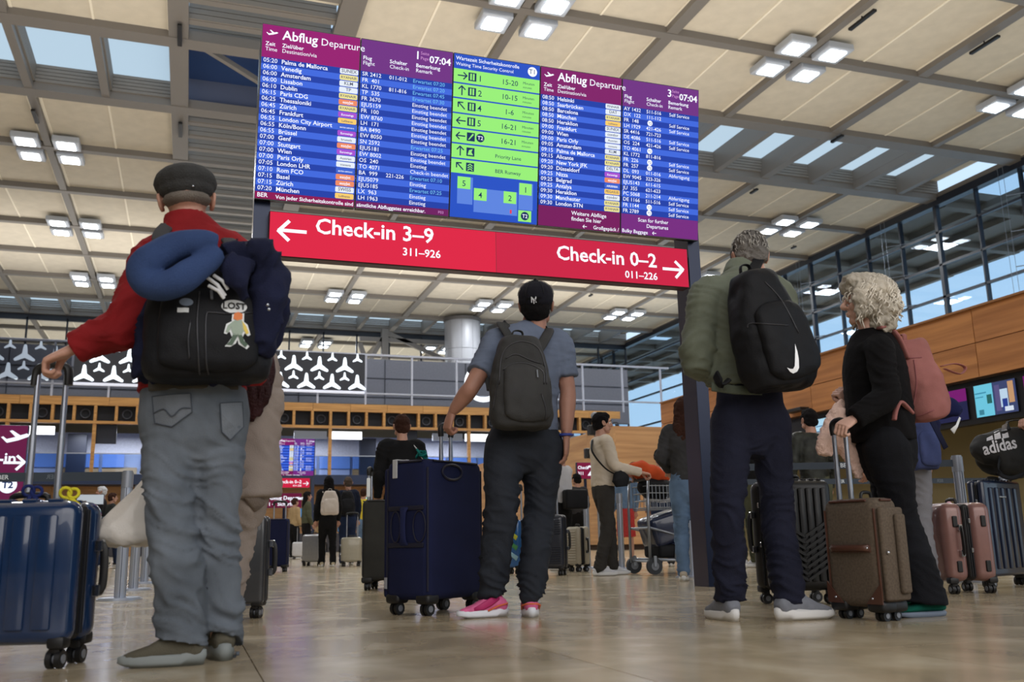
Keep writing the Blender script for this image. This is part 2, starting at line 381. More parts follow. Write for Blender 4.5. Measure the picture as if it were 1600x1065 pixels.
# ---------------- right glass wall
WX = 42.5; MUL = mat('dark_mullion', (30, 36, 48), .4); GL = glassmat('window_glass', (226, 238, 247), 1.6)
w1 = empty('window_1', (WX, 60, 0), kind='structure', world=True)
Z0 = 4.6; rows = [Z0, 8.6, 11.4, 14.27, 16.25, 18.3, 20.1]
ym = [24+3.13*i for i in range(21)]; ym = [39.63+3.12*(i-5) for i in range(16)]
for i, y in enumerate(ym):
    big = (i % 4 == 2)
    MB().box((WX-.1, y-(.12 if big else .05), 0), (WX+.2, y+(.12 if big else .05), CZ)).build('mullion', MUL, w1)
for z in rows: MB().box((WX-.1, ym[0], z-.07), (WX+.12, 86.4, z+.07)).build('transom', MUL, w1)
MB().box((WX-.25, 24, CZ-.35), (WX+.3, 86.4, CZ+.1)).build('head_beam', MUL, w1)
for i in range(len(ym)):
    y1 = ym[i+1] if i+1 < len(ym) else 86.3
    for k in range(len(rows)-1):
        MB().box((WX+.02, ym[i]+.06, rows[k]+.07), (WX+.05, y1-.06, rows[k+1]-.07)).build('pane', GL, w1)
WC = mat('bracing_cable', (120, 128, 140), .4, .5)
for y in (36.6, 46.0, 55.0, 64.5):
    t = tag(MB().build('x', WC), 'x', 'x') if 0 else None
    c = MB()
    for s in (0, .35): c.cyl((WX-1.1, y+s, CZ-.3), (WX-1.1, y+s, 8), .013, 6)
    for z in rows[1:-1]: c.cyl((WX-1.1, y, z), (WX+.0, y-.8, z+.1), .025, 6)
    c.build('tension_cable', WC, w1)
MB().box((WX-.1, 24, 0), (WX+.2, 86.4, Z0)).build('wall_base', mat('dark_base_wall', (70, 72, 80), .6), w1)
# rear glass wall
w2 = empty('window_2', (10, 86.5, 0), kind='structure', world=True)
MB().box((-25, 86.4, CZ-.5), (WX, 86.7, CZ+.05)).build('head_beam', MUL, w2)
for i in range(22):
    x = 42.5-3.13*i
    MB().box((x-.07, 86.4, 4), (x+.07, 86.6, CZ-.3)).build('mullion', MUL, w2)
    MB().box((x-3.06, 86.48, 4), (x-.07, 86.5, CZ-.3)).build('pane', glassmat('clear_glass', (240, 243, 246), 1.25), w2)
for z in (17.4, 14.3, 11.4): MB().box((20, 86.4, z-.06), (WX, 86.55, z+.06)).build('transom', MUL, w2)
# hall beyond continues the window wall
w3 = empty('window_3', (WX, 100, 0), kind='structure', world=True)
for i in range(8): MB().box((WX-.1, 89.5+3.12*i-.07, 0), (WX+.2, 89.5+3.12*i+.07, CZ)).build('mullion', MUL, w3)
for z in rows: MB().box((WX-.1, 86.5, z-.07), (WX+.12, 112, z+.07)).build('transom', MUL, w3)
MB().box((WX+.02, 86.6, 4.6), (WX+.05, 112, CZ)).build('pane', GL, w3)
tag(MB().box((-30, 112, 0), (WX, 112.4, 21)).build('wall_back', mat('back_wall_grey', (96, 92, 90), .7)), kind='structure')
tag(MB().box((-30, -24.4, 0), (43, -24, 21)).build('wall_front', mat('front_wall_grey', (150, 146, 140), .7)), kind='structure')
MB().box((-30, -24.4, CZ+.5), (43, -1.2, CZ+.7)).build('roof_front', PTD, ce)
tag(MB().box((-27, -24, 0), (-26.6, 112, 21)).build('wall_left', mat('wall_left_grey', (120, 116, 112), .7)), kind='structure')
# ---------------- round columns
CLAD = mat('column_cladding', (150, 152, 158), .34, 0)
for X, Y, r, lb in ((22.75, 79.4, 1.62, 'thick round grey clad column left of the black cap'), (27.7, 81.6, 1.75, 'thick round grey clad column partly behind the black cap')):
    t = empty('round_column', (X, Y, 0), lb, 'column')
    N = 10
    for k in range(N):
        a0, a1 = 2*PI*k/N+.006, 2*PI*(k+1)/N-.006
        for z0, z1 in ((0, 8), (8.03, 14.6), (14.63, 17.3), (17.33, 20.25)):
            if z1 < 12: continue
            p = [(r*math.cos(a0+(a1-a0)*i/4), r*math.sin(a0+(a1-a0)*i/4)) for i in range(5)]; q = [(x*.95, y*.95) for x, y in p][::-1]
            pp = p+q; n = len(pp); m = MB(); m.add([(x, y, z0) for x, y in pp]+[(x, y, z1) for x, y in pp], [tuple(range(n))[::-1], tuple(range(n, 2*n))]+[(i, (i+1) % n, (i+1) % n+n, i+n) for i in range(n)])
            m.build('cladding_panel', CLAD, t, smooth=30)
    MB().cyl((0, 0, 0), (0, 0, 20.2), r*.94, 32).build('core', mat('column_core', (40, 40, 44), .6), t, smooth=30)
    MB().cyl((0, 0, 19.95), (0, 0, 20.25), r*1.06, 32).build('collar', PTD, t, smooth=30)
# roof truss left of the columns
tr = empty('roof_truss', (16.5, 84, 0), 'grey steel truss frame beside the left round column', 'truss', world=True)
MB().box((16.2, 83.6, 12), (16.8, 84.2, 20)).build('post', PT, tr)
for a, b in (((16.5, 84, 19.8), (24.5, 84, 16.4)), ((16.5, 84, 16.2), (22.5, 84, 13.8)), ((16.5, 84, 19.4), (14.2, 84, 15.2)), ((16.0, 84, 13.6), (14.2, 84, 18.6)), ((14.2, 84, 19), (24.5, 84, 19))):
    MB().bar(a, b, .38).build('strut', PT, tr)
# ---------------- rear gallery building
GW = mat('gallery_grey', (92, 94, 104), .65, noise=.08); OAK = wood('oak_band', (214, 160, 92), (180, 126, 66), 0, .5)
NAVY = mat('navy_slab', (38, 52, 84), .5)
ga = empty('wall_rear_gallery', (8, 60, 0), kind='structure', world=True)
XA, XB = -24.0, 28.2
MB().box((XA, 60, 4.15), (XB, 72, 4.75)).build('slab_edge', NAVY, ga)
MB().box((XA, 60.2, 9.25), (XB, 80, 9.4)).build('upper_deck', PTD, ga)
WB = wood('gallery_wood', (190, 142, 92), (156, 108, 64), 0, .6)
for i in range(22): 
    x = XA+i*2.4; MB().box((x+.01, 59.9, 8.8), (x+2.39, 60.1, 9.3)).build('plank', OAK, ga)
CELL = 1.155; nC = int((XB-XA)/CELL)
MB().box((XA, 60.35, 7.85), (XB, 60.4, 8.85)).build('cell_backing', mat('cell_black', (16, 17, 24), .7), ga)
MB().box((XA, 59.9, 7.72), (XB, 60.3, 7.88)).build('rail_beam', OAK, ga)
pst = MB().box((-.08, -.1, 0), (.08, .3, .95)).mesh('divider', OAK)
spk = MB().torus((0, 0, 0), .26, .045, (0, 1, 0)).mesh('speaker_ring', mat('speaker_grey', (56, 58, 66), .4))
for i in range(nC+1):
    obj('divider', pst, ga, (XA+i*CELL-8, 0, 7.86))
    if i % 4 in (1, 3): obj('speaker_ring', spk, ga, (XA+(i+.5)*CELL-8, .25, 8.33))
for i in range(0, nC, 4): MB().box((XA+i*CELL-.1, 59.95, 4.75), (XA+i*CELL+.1, 60.2, 7.75)).build('timber_post', OAK, ga)
# shops on the gallery
MB().box((XA, 66, 4.75), (XB, 66.2, 7.85)).build('shop_wall', mat('shop_wall', (176, 178, 190), .6, noise=.1), ga)
DP = mat('dark_shop_panel', (34, 38, 52), .5); BL = mat('blue_glass_front', (116, 142, 190), .2, em=.3); WL = mat('white_light_box', (255, 255, 255), .5, em=1.6, emcol=(250, 252, 255)); WO = wood('warm_shelf', (214, 170, 110), (180, 130, 80), 0)
rs = random.Random(4)
for i, x in enumerate(np.arange(XA, XB-1, 2.31)):
    k = i % 4
    MB().box((x+.1, 65.8, 4.8), (x+2.2, 65.95, 5.6)).build('counter_front', WO if k != 2 else mat('pale_counter', (196, 190, 200), .6), ga)
    MB().box((x+.1, 65.7, 5.6), (x+(2.2 if k else 1.4), 65.9, 6.5)).build('shop_front', BL if k != 1 else mat('lilac_front', (150, 160, 205), .4, em=.2), ga)
    if k == 0: MB().box((x, 60.6, 6.6), (x+1.2, 60.75, 7.8)).build('shop_panel', DP, ga)
    if k in (1, 2): MB().box((x+.2, 61.5, 7.2), (x+2.3, 61.7, 7.7)).build('light_box', WL if k == 2 else mat('pale_box', (150, 155, 165), .5, em=.25), ga)
    if k == 3: MB().box((x+.4, 64.5, 4.8), (x+1.5, 65, 7.6)).build('shop_panel', DP, ga)
MB().box((XA, 60.0, 4.75), (XB, 60.03, 5.95)).build('balustrade_glass', glassmat('balustrade_glass', (200, 215, 235), 1.3), ga)
MB().box((XA, 59.97, 5.93), (XB, 60.06, 5.99)).build('handrail', mat('steel_rail', (190, 194, 204), .3, .6), ga)
# wood-clad wall below the gallery
wl = wood('pine_cladding', (206, 156, 102), (172, 122, 74), 0, .5)
for i in range(18):
    for k in range(4):
        x = XA+i*3.0+(1.2 if k % 2 else 0); MB().box((x+.01, 62, k*1.04), (x+2.99, 62.2, k*1.04+1.03)).build('cladding_board', wl, ga)
# upper deck: grey plant wall, rail, banner
MB().box((XA, 67, 9.4), (33, 67.5, 13.75)).build('plant_wall', GW, ga)
for i in range(9):
    MB().box((XA+i*6.2, 66.93, 9.4), (XA+i*6.2+.06, 67.01, 13.7)).build('wall_joint', DP, ga)
for z in (10.9, 12.3): MB().box((XA, 66.95, z), (33, 67.01, z+.05)).build('wall_joint', DP, ga)
MB().box((19.6, 66.9, 9.4), (21.8, 67.0, 12.2)).build('plant_door', mat('door_grey', (80, 82, 92), .6), ga)
RL = mat('rail_white', (186, 188, 200), .35, .2)
ra = empty('deck_railing', (8, 60, 9.3), 'long white steel railing along the upper deck of the rear gallery', 'railing', world=True)
for z, w in ((12.72, .13), (10.12, .1)): MB().box((XA, 60.1, z-w), (33, 60.3, z)).build('rail', RL, ra)
for i in range(17): x = -17.3+i*3.1; MB().box((x-.06, 60.12, 9.3), (x+.06, 60.24, 12.7)).build('post', RL, ra)
bn = empty('star_banner', (2, 60, 10), 'dark banner of white three-bladed stars hung on the upper railing', 'banner', world=True)
MB().box((-6.9, 59.98, 10.12), (10.5, 60.06, 12.62)).build('panel', mat('banner_grey', (46, 46, 52), .6), bn)
MB().box((-6.9, 59.9, 10.0), (10.5, 60.08, 10.16)).build('light_strip', mat('strip', (220, 222, 235), .4, em=.5), bn)
BLD = mat('star_white', (240, 248, 252), .5, em=1.1, emcol=(235, 246, 255))
def star(r):
    pts = []
    for k in range(3):
        a = PI/2+2*PI*k/3
        for da, rr in ((-.13, .97), (.0, 1.05), (.13, .97), (.3, .62), (1.047, .27), (1.79, .62)): pts.append((r*rr*math.cos(a+da), r*rr*math.sin(a+da)))
    return MB().prism(pts, -.03, .03).mesh('star', BLD)
s1, s2 = star(.62), star(.34)
def stars(x0, xa, xb, parent, cx):
    for i in range(12):
        for (dx, z, me) in ((0, 12.28, s2), (.81, 11.72, s1), (.81, 11.02, s2), (0, 10.6, s1)):
            x = x0+i*1.63+dx
            if xa < x < xb: obj('star', me, parent, (x-cx, -.08 if cx == 2 else -.3, z-10))
stars(-6.3, -6.6, 10.3, bn, 2)
sb = empty('star_banner', (-11, 60.5, 10), 'white three-bladed stars on thin net at the far left', 'banner', world=True)
MB().box((-16, 59.68, 10.2), (-7.0, 59.72, 12.6)).build('panel', glassmat('mesh_net', (200, 202, 206), 1.1), sb)
stars(-15.3, -16, -7.3, sb, -11)
rg = MB().torus((18.6, 60.0, 11.0), 1.15, .16, (0, 1, 0), 32).build('light_ring', BLD, ra, smooth=1)
# ---------------- wooden check-in islands
IW = wood('island_walnut', (200, 136, 78), (156, 98, 52), 1, .35)
i1 = empty('check_in_island', (16, 15, 0), 'long wood-clad check-in island with screens along the right side', 'check-in desk', world=True)
IX = 14.15
k0 = 4.0
for i in range(9):
    y = 3.42+i*2.56
    for z0, z1 in ((3.28, 3.93), (3.945, 4.6)): MB().box((IX, y+.008, z0), (IX+.12, y+2.552, z1)).build('wood_panel', IW, i1)
MB().box((IX+.05, 3.4, 3.25), (IX+3.8, 26.4, 4.57)).build('core', mat('core_brown', (60, 40, 26), .8), i1)
MB().box((IX+1.5, 3.4, 0), (IX+3.4, 26.4, 3.3)).build('back_wall', mat('olive_wall', (138, 124, 86), .7), i1)
MB().box((IX-.06, 3.4, 4.6), (IX+3.9, 26.4, 4.64)).build('cap_trim', mat('oak_trim', (150, 104, 62), .6), i1)
MB().box((IX+.12, 26.4, .0), (IX+3.8, 26.5, 4.6)).build('end_panel', IW, i1)
i2 = empty('check_in_island', (20, 40, 0), 'far wood-clad check-in island behind the man in the beige sweater', 'check-in desk', world=True)
IW2 = wood('island_pine', (212, 164, 112), (180, 132, 86), 0, .4); IW3 = wood('island_pine_side', (212, 164, 112), (180, 132, 86), 1, .4)
for i in range(5):
    for k in range(2): MB().box((15.15+i*2.1, 32, .2+k*2.2), (15.15+i*2.1+2.09, 32.1, .2+k*2.2+2.19)).build('wood_panel', IW2, i2)
for i in range(10):
    for k in range(2): MB().box((15.05, 32+i*2.5, .2+k*2.2), (15.15, 32+i*2.5+2.49, .2+k*2.2+2.19)).build('wood_panel', IW3, i2)
MB().box((15.15, 32.1, 0), (25.6, 57, 4.55)).build('core', mat('core_brown', (60, 40, 26), .8), i2)

for x in (-14, -4, 6, 16, 25): lamp('AREA', 'gallery_fill', (x, 63, 7.6), 600, (.85, .9, 1), 6, 2)  # fill added under the upper deck to brighten the shops
# ================================================================ departure boards
def scr(name, col, e=1.0): return mat(name, (5, 5, 6), .5, em=e, emcol=col, spec=.12)
BLK = mat('board_black', (14, 14, 18), .35); NVP = mat('post_navy', (20, 34, 62), .3, .3)
PSTL = mat('post_slate', (72, 68, 82), .22, .4)
C_D = scr('row_dark_blue', (28, 62, 168)); C_L = scr('row_light_blue', (62, 104, 222)); C_M = scr('header_magenta', (150, 22, 112)); C_P = scr('header_purple', (112, 48, 132))
C_MB = scr('footer_magenta', (140, 14, 82)); C_PB = scr('footer_purple', (118, 40, 128)); C_G = scr('tile_green', (152, 240, 120)); C_B = scr('plan_blue', (34, 80, 196)); C_B2 = scr('plan_light', (92, 132, 224)); C_DK = scr('ink_navy', (14, 44, 92))
C_W = scr('letters_white', (240, 244, 255), 1.15); C_C = scr('letters_cyan', (120, 196, 245), 1.0); C_GY = scr('letters_soft', (196, 208, 240), 1.0); C_PK = scr('letters_pink', (214, 150, 214)); C_RD = scr('marker_red', (230, 60, 80))
TAGC = {'W': scr('tag_white', (232, 240, 250)), 'Y': scr('tag_yellow', (240, 228, 150)), 'O': scr('tag_orange', (240, 140, 100)), 'V': scr('tag_violet', (168, 80, 210)), 'G': scr('tag_gold', (250, 206, 110)), 'B': scr('tag_blue', (60, 100, 210))}
SW, SH = .729, 1.316      # one upright screen
def rects(items, mats, y=0):
    mb = MB()
    for q, (x0, z0, x1, z1, mi) in enumerate(items): u = y-min(q, 30)*.00008; mb.add([(x0, u, z0), (x1, u, z0), (x1, u, z1), (x0, u, z1)], [(0, 1, 2, 3)], mi)
    return mb.mesh('display_face', mats)
def circle_pts(cx, cz, r, n=20): return [(cx+r*math.cos(2*PI*i/n), 0, cz+r*math.sin(2*PI*i/n)) for i in range(n)]
D1 = [('05:20','Palma de Mallorca','SR 2412','011-012','Erwartet 07:20','W','SUNEX'),('06:00','Venedig','FR  401','','Erwartet 07:20','Y','RYANAIR'),('06:00','Amsterdam','KL 1770','811-816','Erwartet 07:45','W','KLM'),('06:00','Lissabon','TP  535','','Erwartet 07:30','W','TP'),
('06:10','Dublin','FR 3670','','Einstieg beendet','Y','RYANAIR'),('06:15','Paris CDG','EJU5159','','Einstieg beendet','O','easyJet'),('06:25','Thessaloniki','FR  100','','Einstieg beendet','Y','RYANAIR'),('06:45','Zürich','EW 8760','','Einstieg beendet','V','Eurowings'),
('06:45','Frankfurt','LH  171','','Einstieg beendet','G','Lufthansa'),('06:55','London City Airport','BA 8490','','Einstieg beendet','B','BRITISH AIRWAYS'),('06:55','Köln/Bonn','EW 8050','','Einstieg beendet','V','Eurowings'),('06:55','Brüssel','SN 2592','','Erwartet 07:25','W','brussels'),
('07:00','Genf','EJU5181','','Einstieg beendet','O','easyJet'),('07:00','Stuttgart','EW 8002','','Einstieg beendet','V','Eurowings'),('07:00','Wien','OS  240','','Einstieg','W','Austrian'),('07:00','Paris Orly','TO 4071','','Check-in beendet','W','transavia'),
('07:05','London LHR','BA  999','221-226','Erwartet 07:10','B','BRITISH AIRWAYS'),('07:10','Rom FCO','EJU5079','','Einstieg','O','easyJet'),('07:15','Basel','EJU5185','','Erwartet 07:25','O','easyJet'),('07:15','Zürich','LX  963','','Einstieg','W','SWISS'),('07:20','München','LH 1963','','Einstieg','G','Lufthansa')]
D1R = [r[4] for r in D1]; D1R = D1R[:16]+['Erwartet 07:10','Einstieg','Erwartet 07:25','Einstieg','Einstieg','Einstieg'][0:5]
D2 = [('08:50','Helsinki','AY 1432','511-516','Self Service','W','FINNAIR'),('08:50','Saarbrücken','DX  122','111-112','','W','DAT'),('08:50','Barcelona','FR  148','o','Self Service','Y','RYANAIR'),('08:50','München','LH 1929','421-426','Self Service','G','Lufthansa'),('08:50','Heraklion','SR 4416','721-723','','W','SUNEX'),
('09:00','Frankfurt','DE 4086','511-516','Self Service','W','condor'),('09:00','Wien','OS  224','421-426','Self Service','W','Austrian'),('09:00','Paris Orly','TO 4061','o','','W','transavia'),('09:05','Amsterdam','KL 1772','811-816','','W','KLM'),('09:15','Palma de Mallorca','FR  226','o','Self Service','Y','RYANAIR'),
('09:15','Alicante','FR  257','o','Self Service','Y','RYANAIR'),('09:20','New York JFK','DL  093','011-016','Abfertigung','W','DELTA'),('09:20','Düsseldorf','EW 9045','323-326','','V','Eurowings'),('09:25','Nizza','EJU5143','611-615','','O','easyJet'),('09:25','Belgrad','JU  355','621-623','','B','AIRSERBIA'),
('09:25','Antalya','PC 5068','211-214','Abfertigung','G','PEGASUS'),('09:30','Heraklion','DE 1166','511-516','Self Service','W','condor'),('09:30','Manchester','FR 1144','o','Self Service','Y','RYANAIR'),('09:30','London STN','FR 2789','o','Self Service','Y','RYANAIR')]
def plane_icon(cx, cz, s, mb, mi=0):
    P = [(-.5,.02),(-.42,.05),(-.3,-.05),(.0,.03),(-.22,.26),(-.12,.29),(.16,.1),(.38,.17),(.5,.12),(.44,.04),(.1,-.1),(-.28,-.2)]
    mb.add([(cx+x*s, 0, cz+z*s) for x, z in P], [tuple(range(len(P)))], mi)
def arrow(cx, cz, s, ang, mb, mi=0, w=.1):
    c, n = math.cos(ang), math.sin(ang)
    def q(a, b):
        d = (b[0]-a[0], b[1]-a[1]); l = math.hypot(*d); px, pz = -d[1]/l*w/2, d[0]/l*w/2
        pts = [(a[0]+px, a[1]+pz), (a[0]-px, a[1]-pz), (b[0]-px, b[1]-pz), (b[0]+px, b[1]+pz)]
        mb.add([(cx+(x*c-z*n)*s, 0, cz+(x*n+z*c)*s) for x, z in pts], [(0, 1, 2, 3)], mi)
    q((-.5, 0), (.5, 0)); q((.53, 0), (.12, .38)); q((.5, .03), (.12, -.38))
def times_screen(data, hdr_h, foot_h, foot, h2=None):
    n = len(data); rh = (SH-hdr_h-foot_h)/n; R = [(0, SH-hdr_h, SW, SH, 2), (0, 0, SW, foot_h, 3)]
    T = [('Abflug', .15, SH-.105, .1, .016, 'LEFT'), ('Departure', .43, SH-.105, .078, 0, 'LEFT'),
         ('Zeit', .03, SH-.165, .042, .012, 'LEFT'), ('Time', .03, SH-.205, .042, 0, 'LEFT'), ('Ziel/über', .15, SH-.165, .042, .012, 'LEFT'), ('Destination/via', .15, SH-.205, .042, 0, 'LEFT')]
    tags = []
    for i, d in enumerate(data):
        z1 = SH-hdr_h-i*rh; R.append((0, z1-rh, SW, z1, i % 2)); z = z1-rh*.76
        T += [(d[0], .02, z, .046, .002, 'LEFT'), (d[1], .15, z, .046, .012, 'LEFT')]; tags.append((d[5], d[6], z1-rh*.5, rh))
    T += foot
    return R, T, tags
def flight_screen(data, hdr_h, foot_h, page, foot):
    n = len(data); rh = (SH-hdr_h-foot_h)/n; R = [(0, SH-hdr_h, SW, SH, 2), (0, 0, SW, foot_h, 3)]
    T = [(page, .42, SH-.10, .09, .012, 'LEFT'), ('07:04', .535, SH-.115, .078, .02, 'LEFT'), ('Flug', .02, SH-.165, .042, .012, 'LEFT'), ('Flight', .02, SH-.205, .042, 0, 'LEFT'),
         ('Schalter', .225, SH-.165, .042, .012, 'LEFT'), ('Check-in', .225, SH-.205, .042, 0, 'LEFT'), ('Bemerkung', .43, SH-.165, .042, .012, 'LEFT'), ('Remark', .43, SH-.205, .042, .004, 'LEFT')]
    T2 = [('Seite', .465, SH-.06, .035, 0, 'LEFT'), ('Page', .465, SH-.1, .035, 0, 'LEFT')]; T3 = []; dots = []
    for i, d in enumerate(data):
        z1 = SH-hdr_h-i*rh; R.append((0, z1-rh, SW, z1, i % 2)); z = z1-rh*.76
        T.append((d[2], .018, z, .044, .002, 'LEFT'))
        if d[3] == 'o': dots.append((.26, z1-rh*.5))
        elif d[3]: T.append((d[3], .225, z, .042, .004, 'LEFT'))
        r = D1R[i] if data is D1 else d[4]
        if r: (T3 if r.startswith('Erw') else T).append((r, .41 if data is D1 else .44, z, .042, 0, 'LEFT'))
    return R, T+foot, T2, T3, dots
def security_screen():
    R = [(0, 0, SW, SH, 0)]; T = [('Wartezeit Sicherheitskontrolle', .02, SH-.055, .042, .008, 'LEFT'), ('Waiting Time Security Control', .02, SH-.1, .038, 0, 'LEFT')]; TD = []
    ics = []; rows = [('r','1','15-20'),('u','2','10-15'),('ul','4','1-6'),('l','5','16-21'),('le','','16-21'),('u','','Priority Lane'),('ul','','BER Runway')]
    rh = .121
    for i, (a, nme, t) in enumerate(rows):
        ic = MB(); ics.append(ic); z1 = SH-.125-i*rh; R.append((0, z1-rh+.012, SW, z1, 1)); zc = z1-rh/2+.006
        arrow(.075, zc, .075, {'r': 0, 'u': PI/2, 'ul': PI*.75, 'l': PI, 'le': PI}[a], ic, 0, .13)
        x = .125; ic.add([(x, 0, zc-.034), (x+.065, 0, zc-.034), (x+.065, 0, zc+.034), (x, 0, zc+.034)], [(0, 1, 2, 3)], 0)
        if i < 4:
            for dx in (.014, .036): ic.add([(x+dx, -.0006, zc-.026), (x+dx+.014, -.0006, zc-.026), (x+dx+.014, -.0006, zc+.026), (x+dx, -.0006, zc+.026)], [(0, 1, 2, 3)], 1)
            TD.append((nme, .205, zc-.028, .07, .004, 'LEFT'))
        elif i == 4:
            ic.add([(x+.01, -.0006, zc-.024), (x+.02, -.0006, zc-.024), (x+.055, -.0006, zc+.018), (x+.055, -.0006, zc+.026), (x+.045, -.0006, zc+.026)], [(0, 1, 2, 3, 4)], 1)
            ic.add([(p[0], -.0004, p[2]) for p in circle_pts(.235, zc, .034)], [tuple(range(20))], 0)
        elif i == 5: ic.add([(x+.01, -.0006, zc-.024), (x+.055, -.0006, zc-.024), (x+.04, -.0006, zc), (x+.05, -.0006, zc+.024), (x+.02, -.0006, zc+.014)], [(0, 1, 2, 3, 4)], 1)
        else:
            for dz in (-.022, -.004, .014): ic.add([(x+.012, -.0006, zc+dz-.008), (x+.0325, -.0006, zc+dz+.006), (x+.053, -.0006, zc+dz-.008), (x+.053, -.0006, zc+dz), (x+.0325, -.0006, zc+dz+.014), (x+.012, -.0006, zc+dz)], [(0, 1, 2, 3, 4, 5)], 1)
        TD.append((t, .47, zc-.022, .06 if i < 5 else .042, .003, 'CENTER'))
        if i < 5: TD += [('Minuten', .58, zc+.002, .03, 0, 'LEFT'), ('minutes', .58, zc-.03, .024, 0, 'LEFT')]
    for a in ((.06, .115, .185, .33), (.195, .06, .555, .25), (.565, .115, .685, .33)): R.append((*a, 2))
    for a, t in (((.06, .235, .165, .33), '5'), ((.195, .155, .3, .25), '4'), ((.44, .155, .545, .25), '2'), ((.57, .235, .675, .33), '1'), ((.565, .02, .675, .11), '')):
        R.append((*a, 1)); TD.append((t, (a[0]+a[2])/2, a[1]+.02, .065, .004, 'CENTER')) if t else None
    R.append((.495, .045+.03, .51, .105, 3))
    ic = MB(); ics.append(ic); ic.add([(p[0], -.0004, p[2]) for p in circle_pts(.62, .065, .034)], [tuple(range(20))], 0)
    return R, T, TD, ics
def screen_part(root, i, R, mats, extras):
    """extras: list of (name, MB, mats)"""
    x0 = 0
    b = MB().box((x0+.003, .0, 0), (x0+SW-.003, .07, SH)).build('screen', BLK, root)
    b.location = (.02+i*SW, -.055, 2.842); b.rotation_euler = (math.radians(7.5), 0, 0)
    f = obj('display_face', rects([(a[0]+x0+.006, a[1]+.006, a[2]+x0-.006, a[3]-.004, a[4]) if 0 else (max(a[0], .006)+x0, max(a[1], .006), min(a[2], SW-.006)+x0, min(a[3], SH-.006), a[4]) for a in R], mats, -.002), b)
    for nme, mb, m in extras:
        mb.v = [(v[0]+x0, v[1]-.0055, v[2]) for v in mb.v]; mb.build(nme, m, b)
def tag_extra(tags):
    keys = list(TAGC); mb = MB(); T = []; T2 = []
    for k, t, z, rh in tags:
        x0, x1 = SW-.15, SW-.012; h = rh*.43
        mb.add([(x0+.006, 0, z-h), (x1-.006, 0, z-h), (x1, 0, z-h+.006), (x1, 0, z+h-.006), (x1-.006, 0, z+h), (x0+.006, 0, z+h), (x0, 0, z+h-.006), (x0, 0, z-h+.006)], [tuple(range(8))], keys.index(k))
        (T2 if k in 'VOB' else T).append((t, (x0+x1)/2, z-.009, min(.036, .2/len(t)), .012, 'CENTER'))
    return mb, [TAGC[k] for k in keys], T, T2
def board(name, loc, label, full=True):
    root = empty(name, loc, label, 'departure board')
    # origin: ground under the left post's front face; screens lean forward at the top
    PX0, PX1 = .03, 3.605; H = 4.17
    for x, w in ((PX0, .1), (PX1, .095)):
        p = MB().box((x, .02, 0), (x+w, .25, H)).build('post', PSTL, root)
        MB().box((x+w*.99, .015, 0), (x+w+.012, .26, H)).build('post_edge', NVP, p)
        MB().box((x-.004, .012, 0), (x+w+.01, .018, H)).build('post_face', NVP, p)
    for z in (2.5, 2.75): MB().box((PX0+.1, .05, z-.04), (PX0+.17, .12, z+.04)).build('bracket', PSTL, root)
    MB().box((3.5, .03, 2.5), (3.6, .13, 2.72)).build('bracket', BLK, root)
    for z in (3.0, 3.95): MB().box((PX0+.1, .1, z), (PX1, .16, z+.1)).build('crossbar', BLK, root)
    sg = MB().rbox((.13, -.07, 2.415), (3.545, .04, 2.757), .008, 1).build('sign_box', mat('sign_frame', (60, 20, 30), .4), root)
    RED = scr('sign_red', (222, 30, 66), 1.0); RED2 = scr('sign_red_right', (204, 28, 66), 1.0)
    obj('display_face', rects([(.138, 2.422, 1.85, 2.75, 0), (1.853, 2.422, 3.537, 2.75, 1)], [RED, RED2], -.072), sg)
    L = text_mb([('Check-in 3–9', .46, 2.615, .165, .018, 'LEFT'), ('311–926', 1.11, 2.50, .085, .016, 'LEFT'), ('Check-in 0–2', 3.25, 2.57, .165, .018, 'RIGHT'), ('011–226', 3.25, 2.462, .085, .016, 'RIGHT')])
    arrow(.30, 2.615, .2, PI, L, 0, .13); arrow(3.395, 2.565, .19, 0, L, 0, .13)
    L.v = [(v[0], -.0735, v[2]) for v in L.v]; L.build('lettering', C_W, sg)
    return root
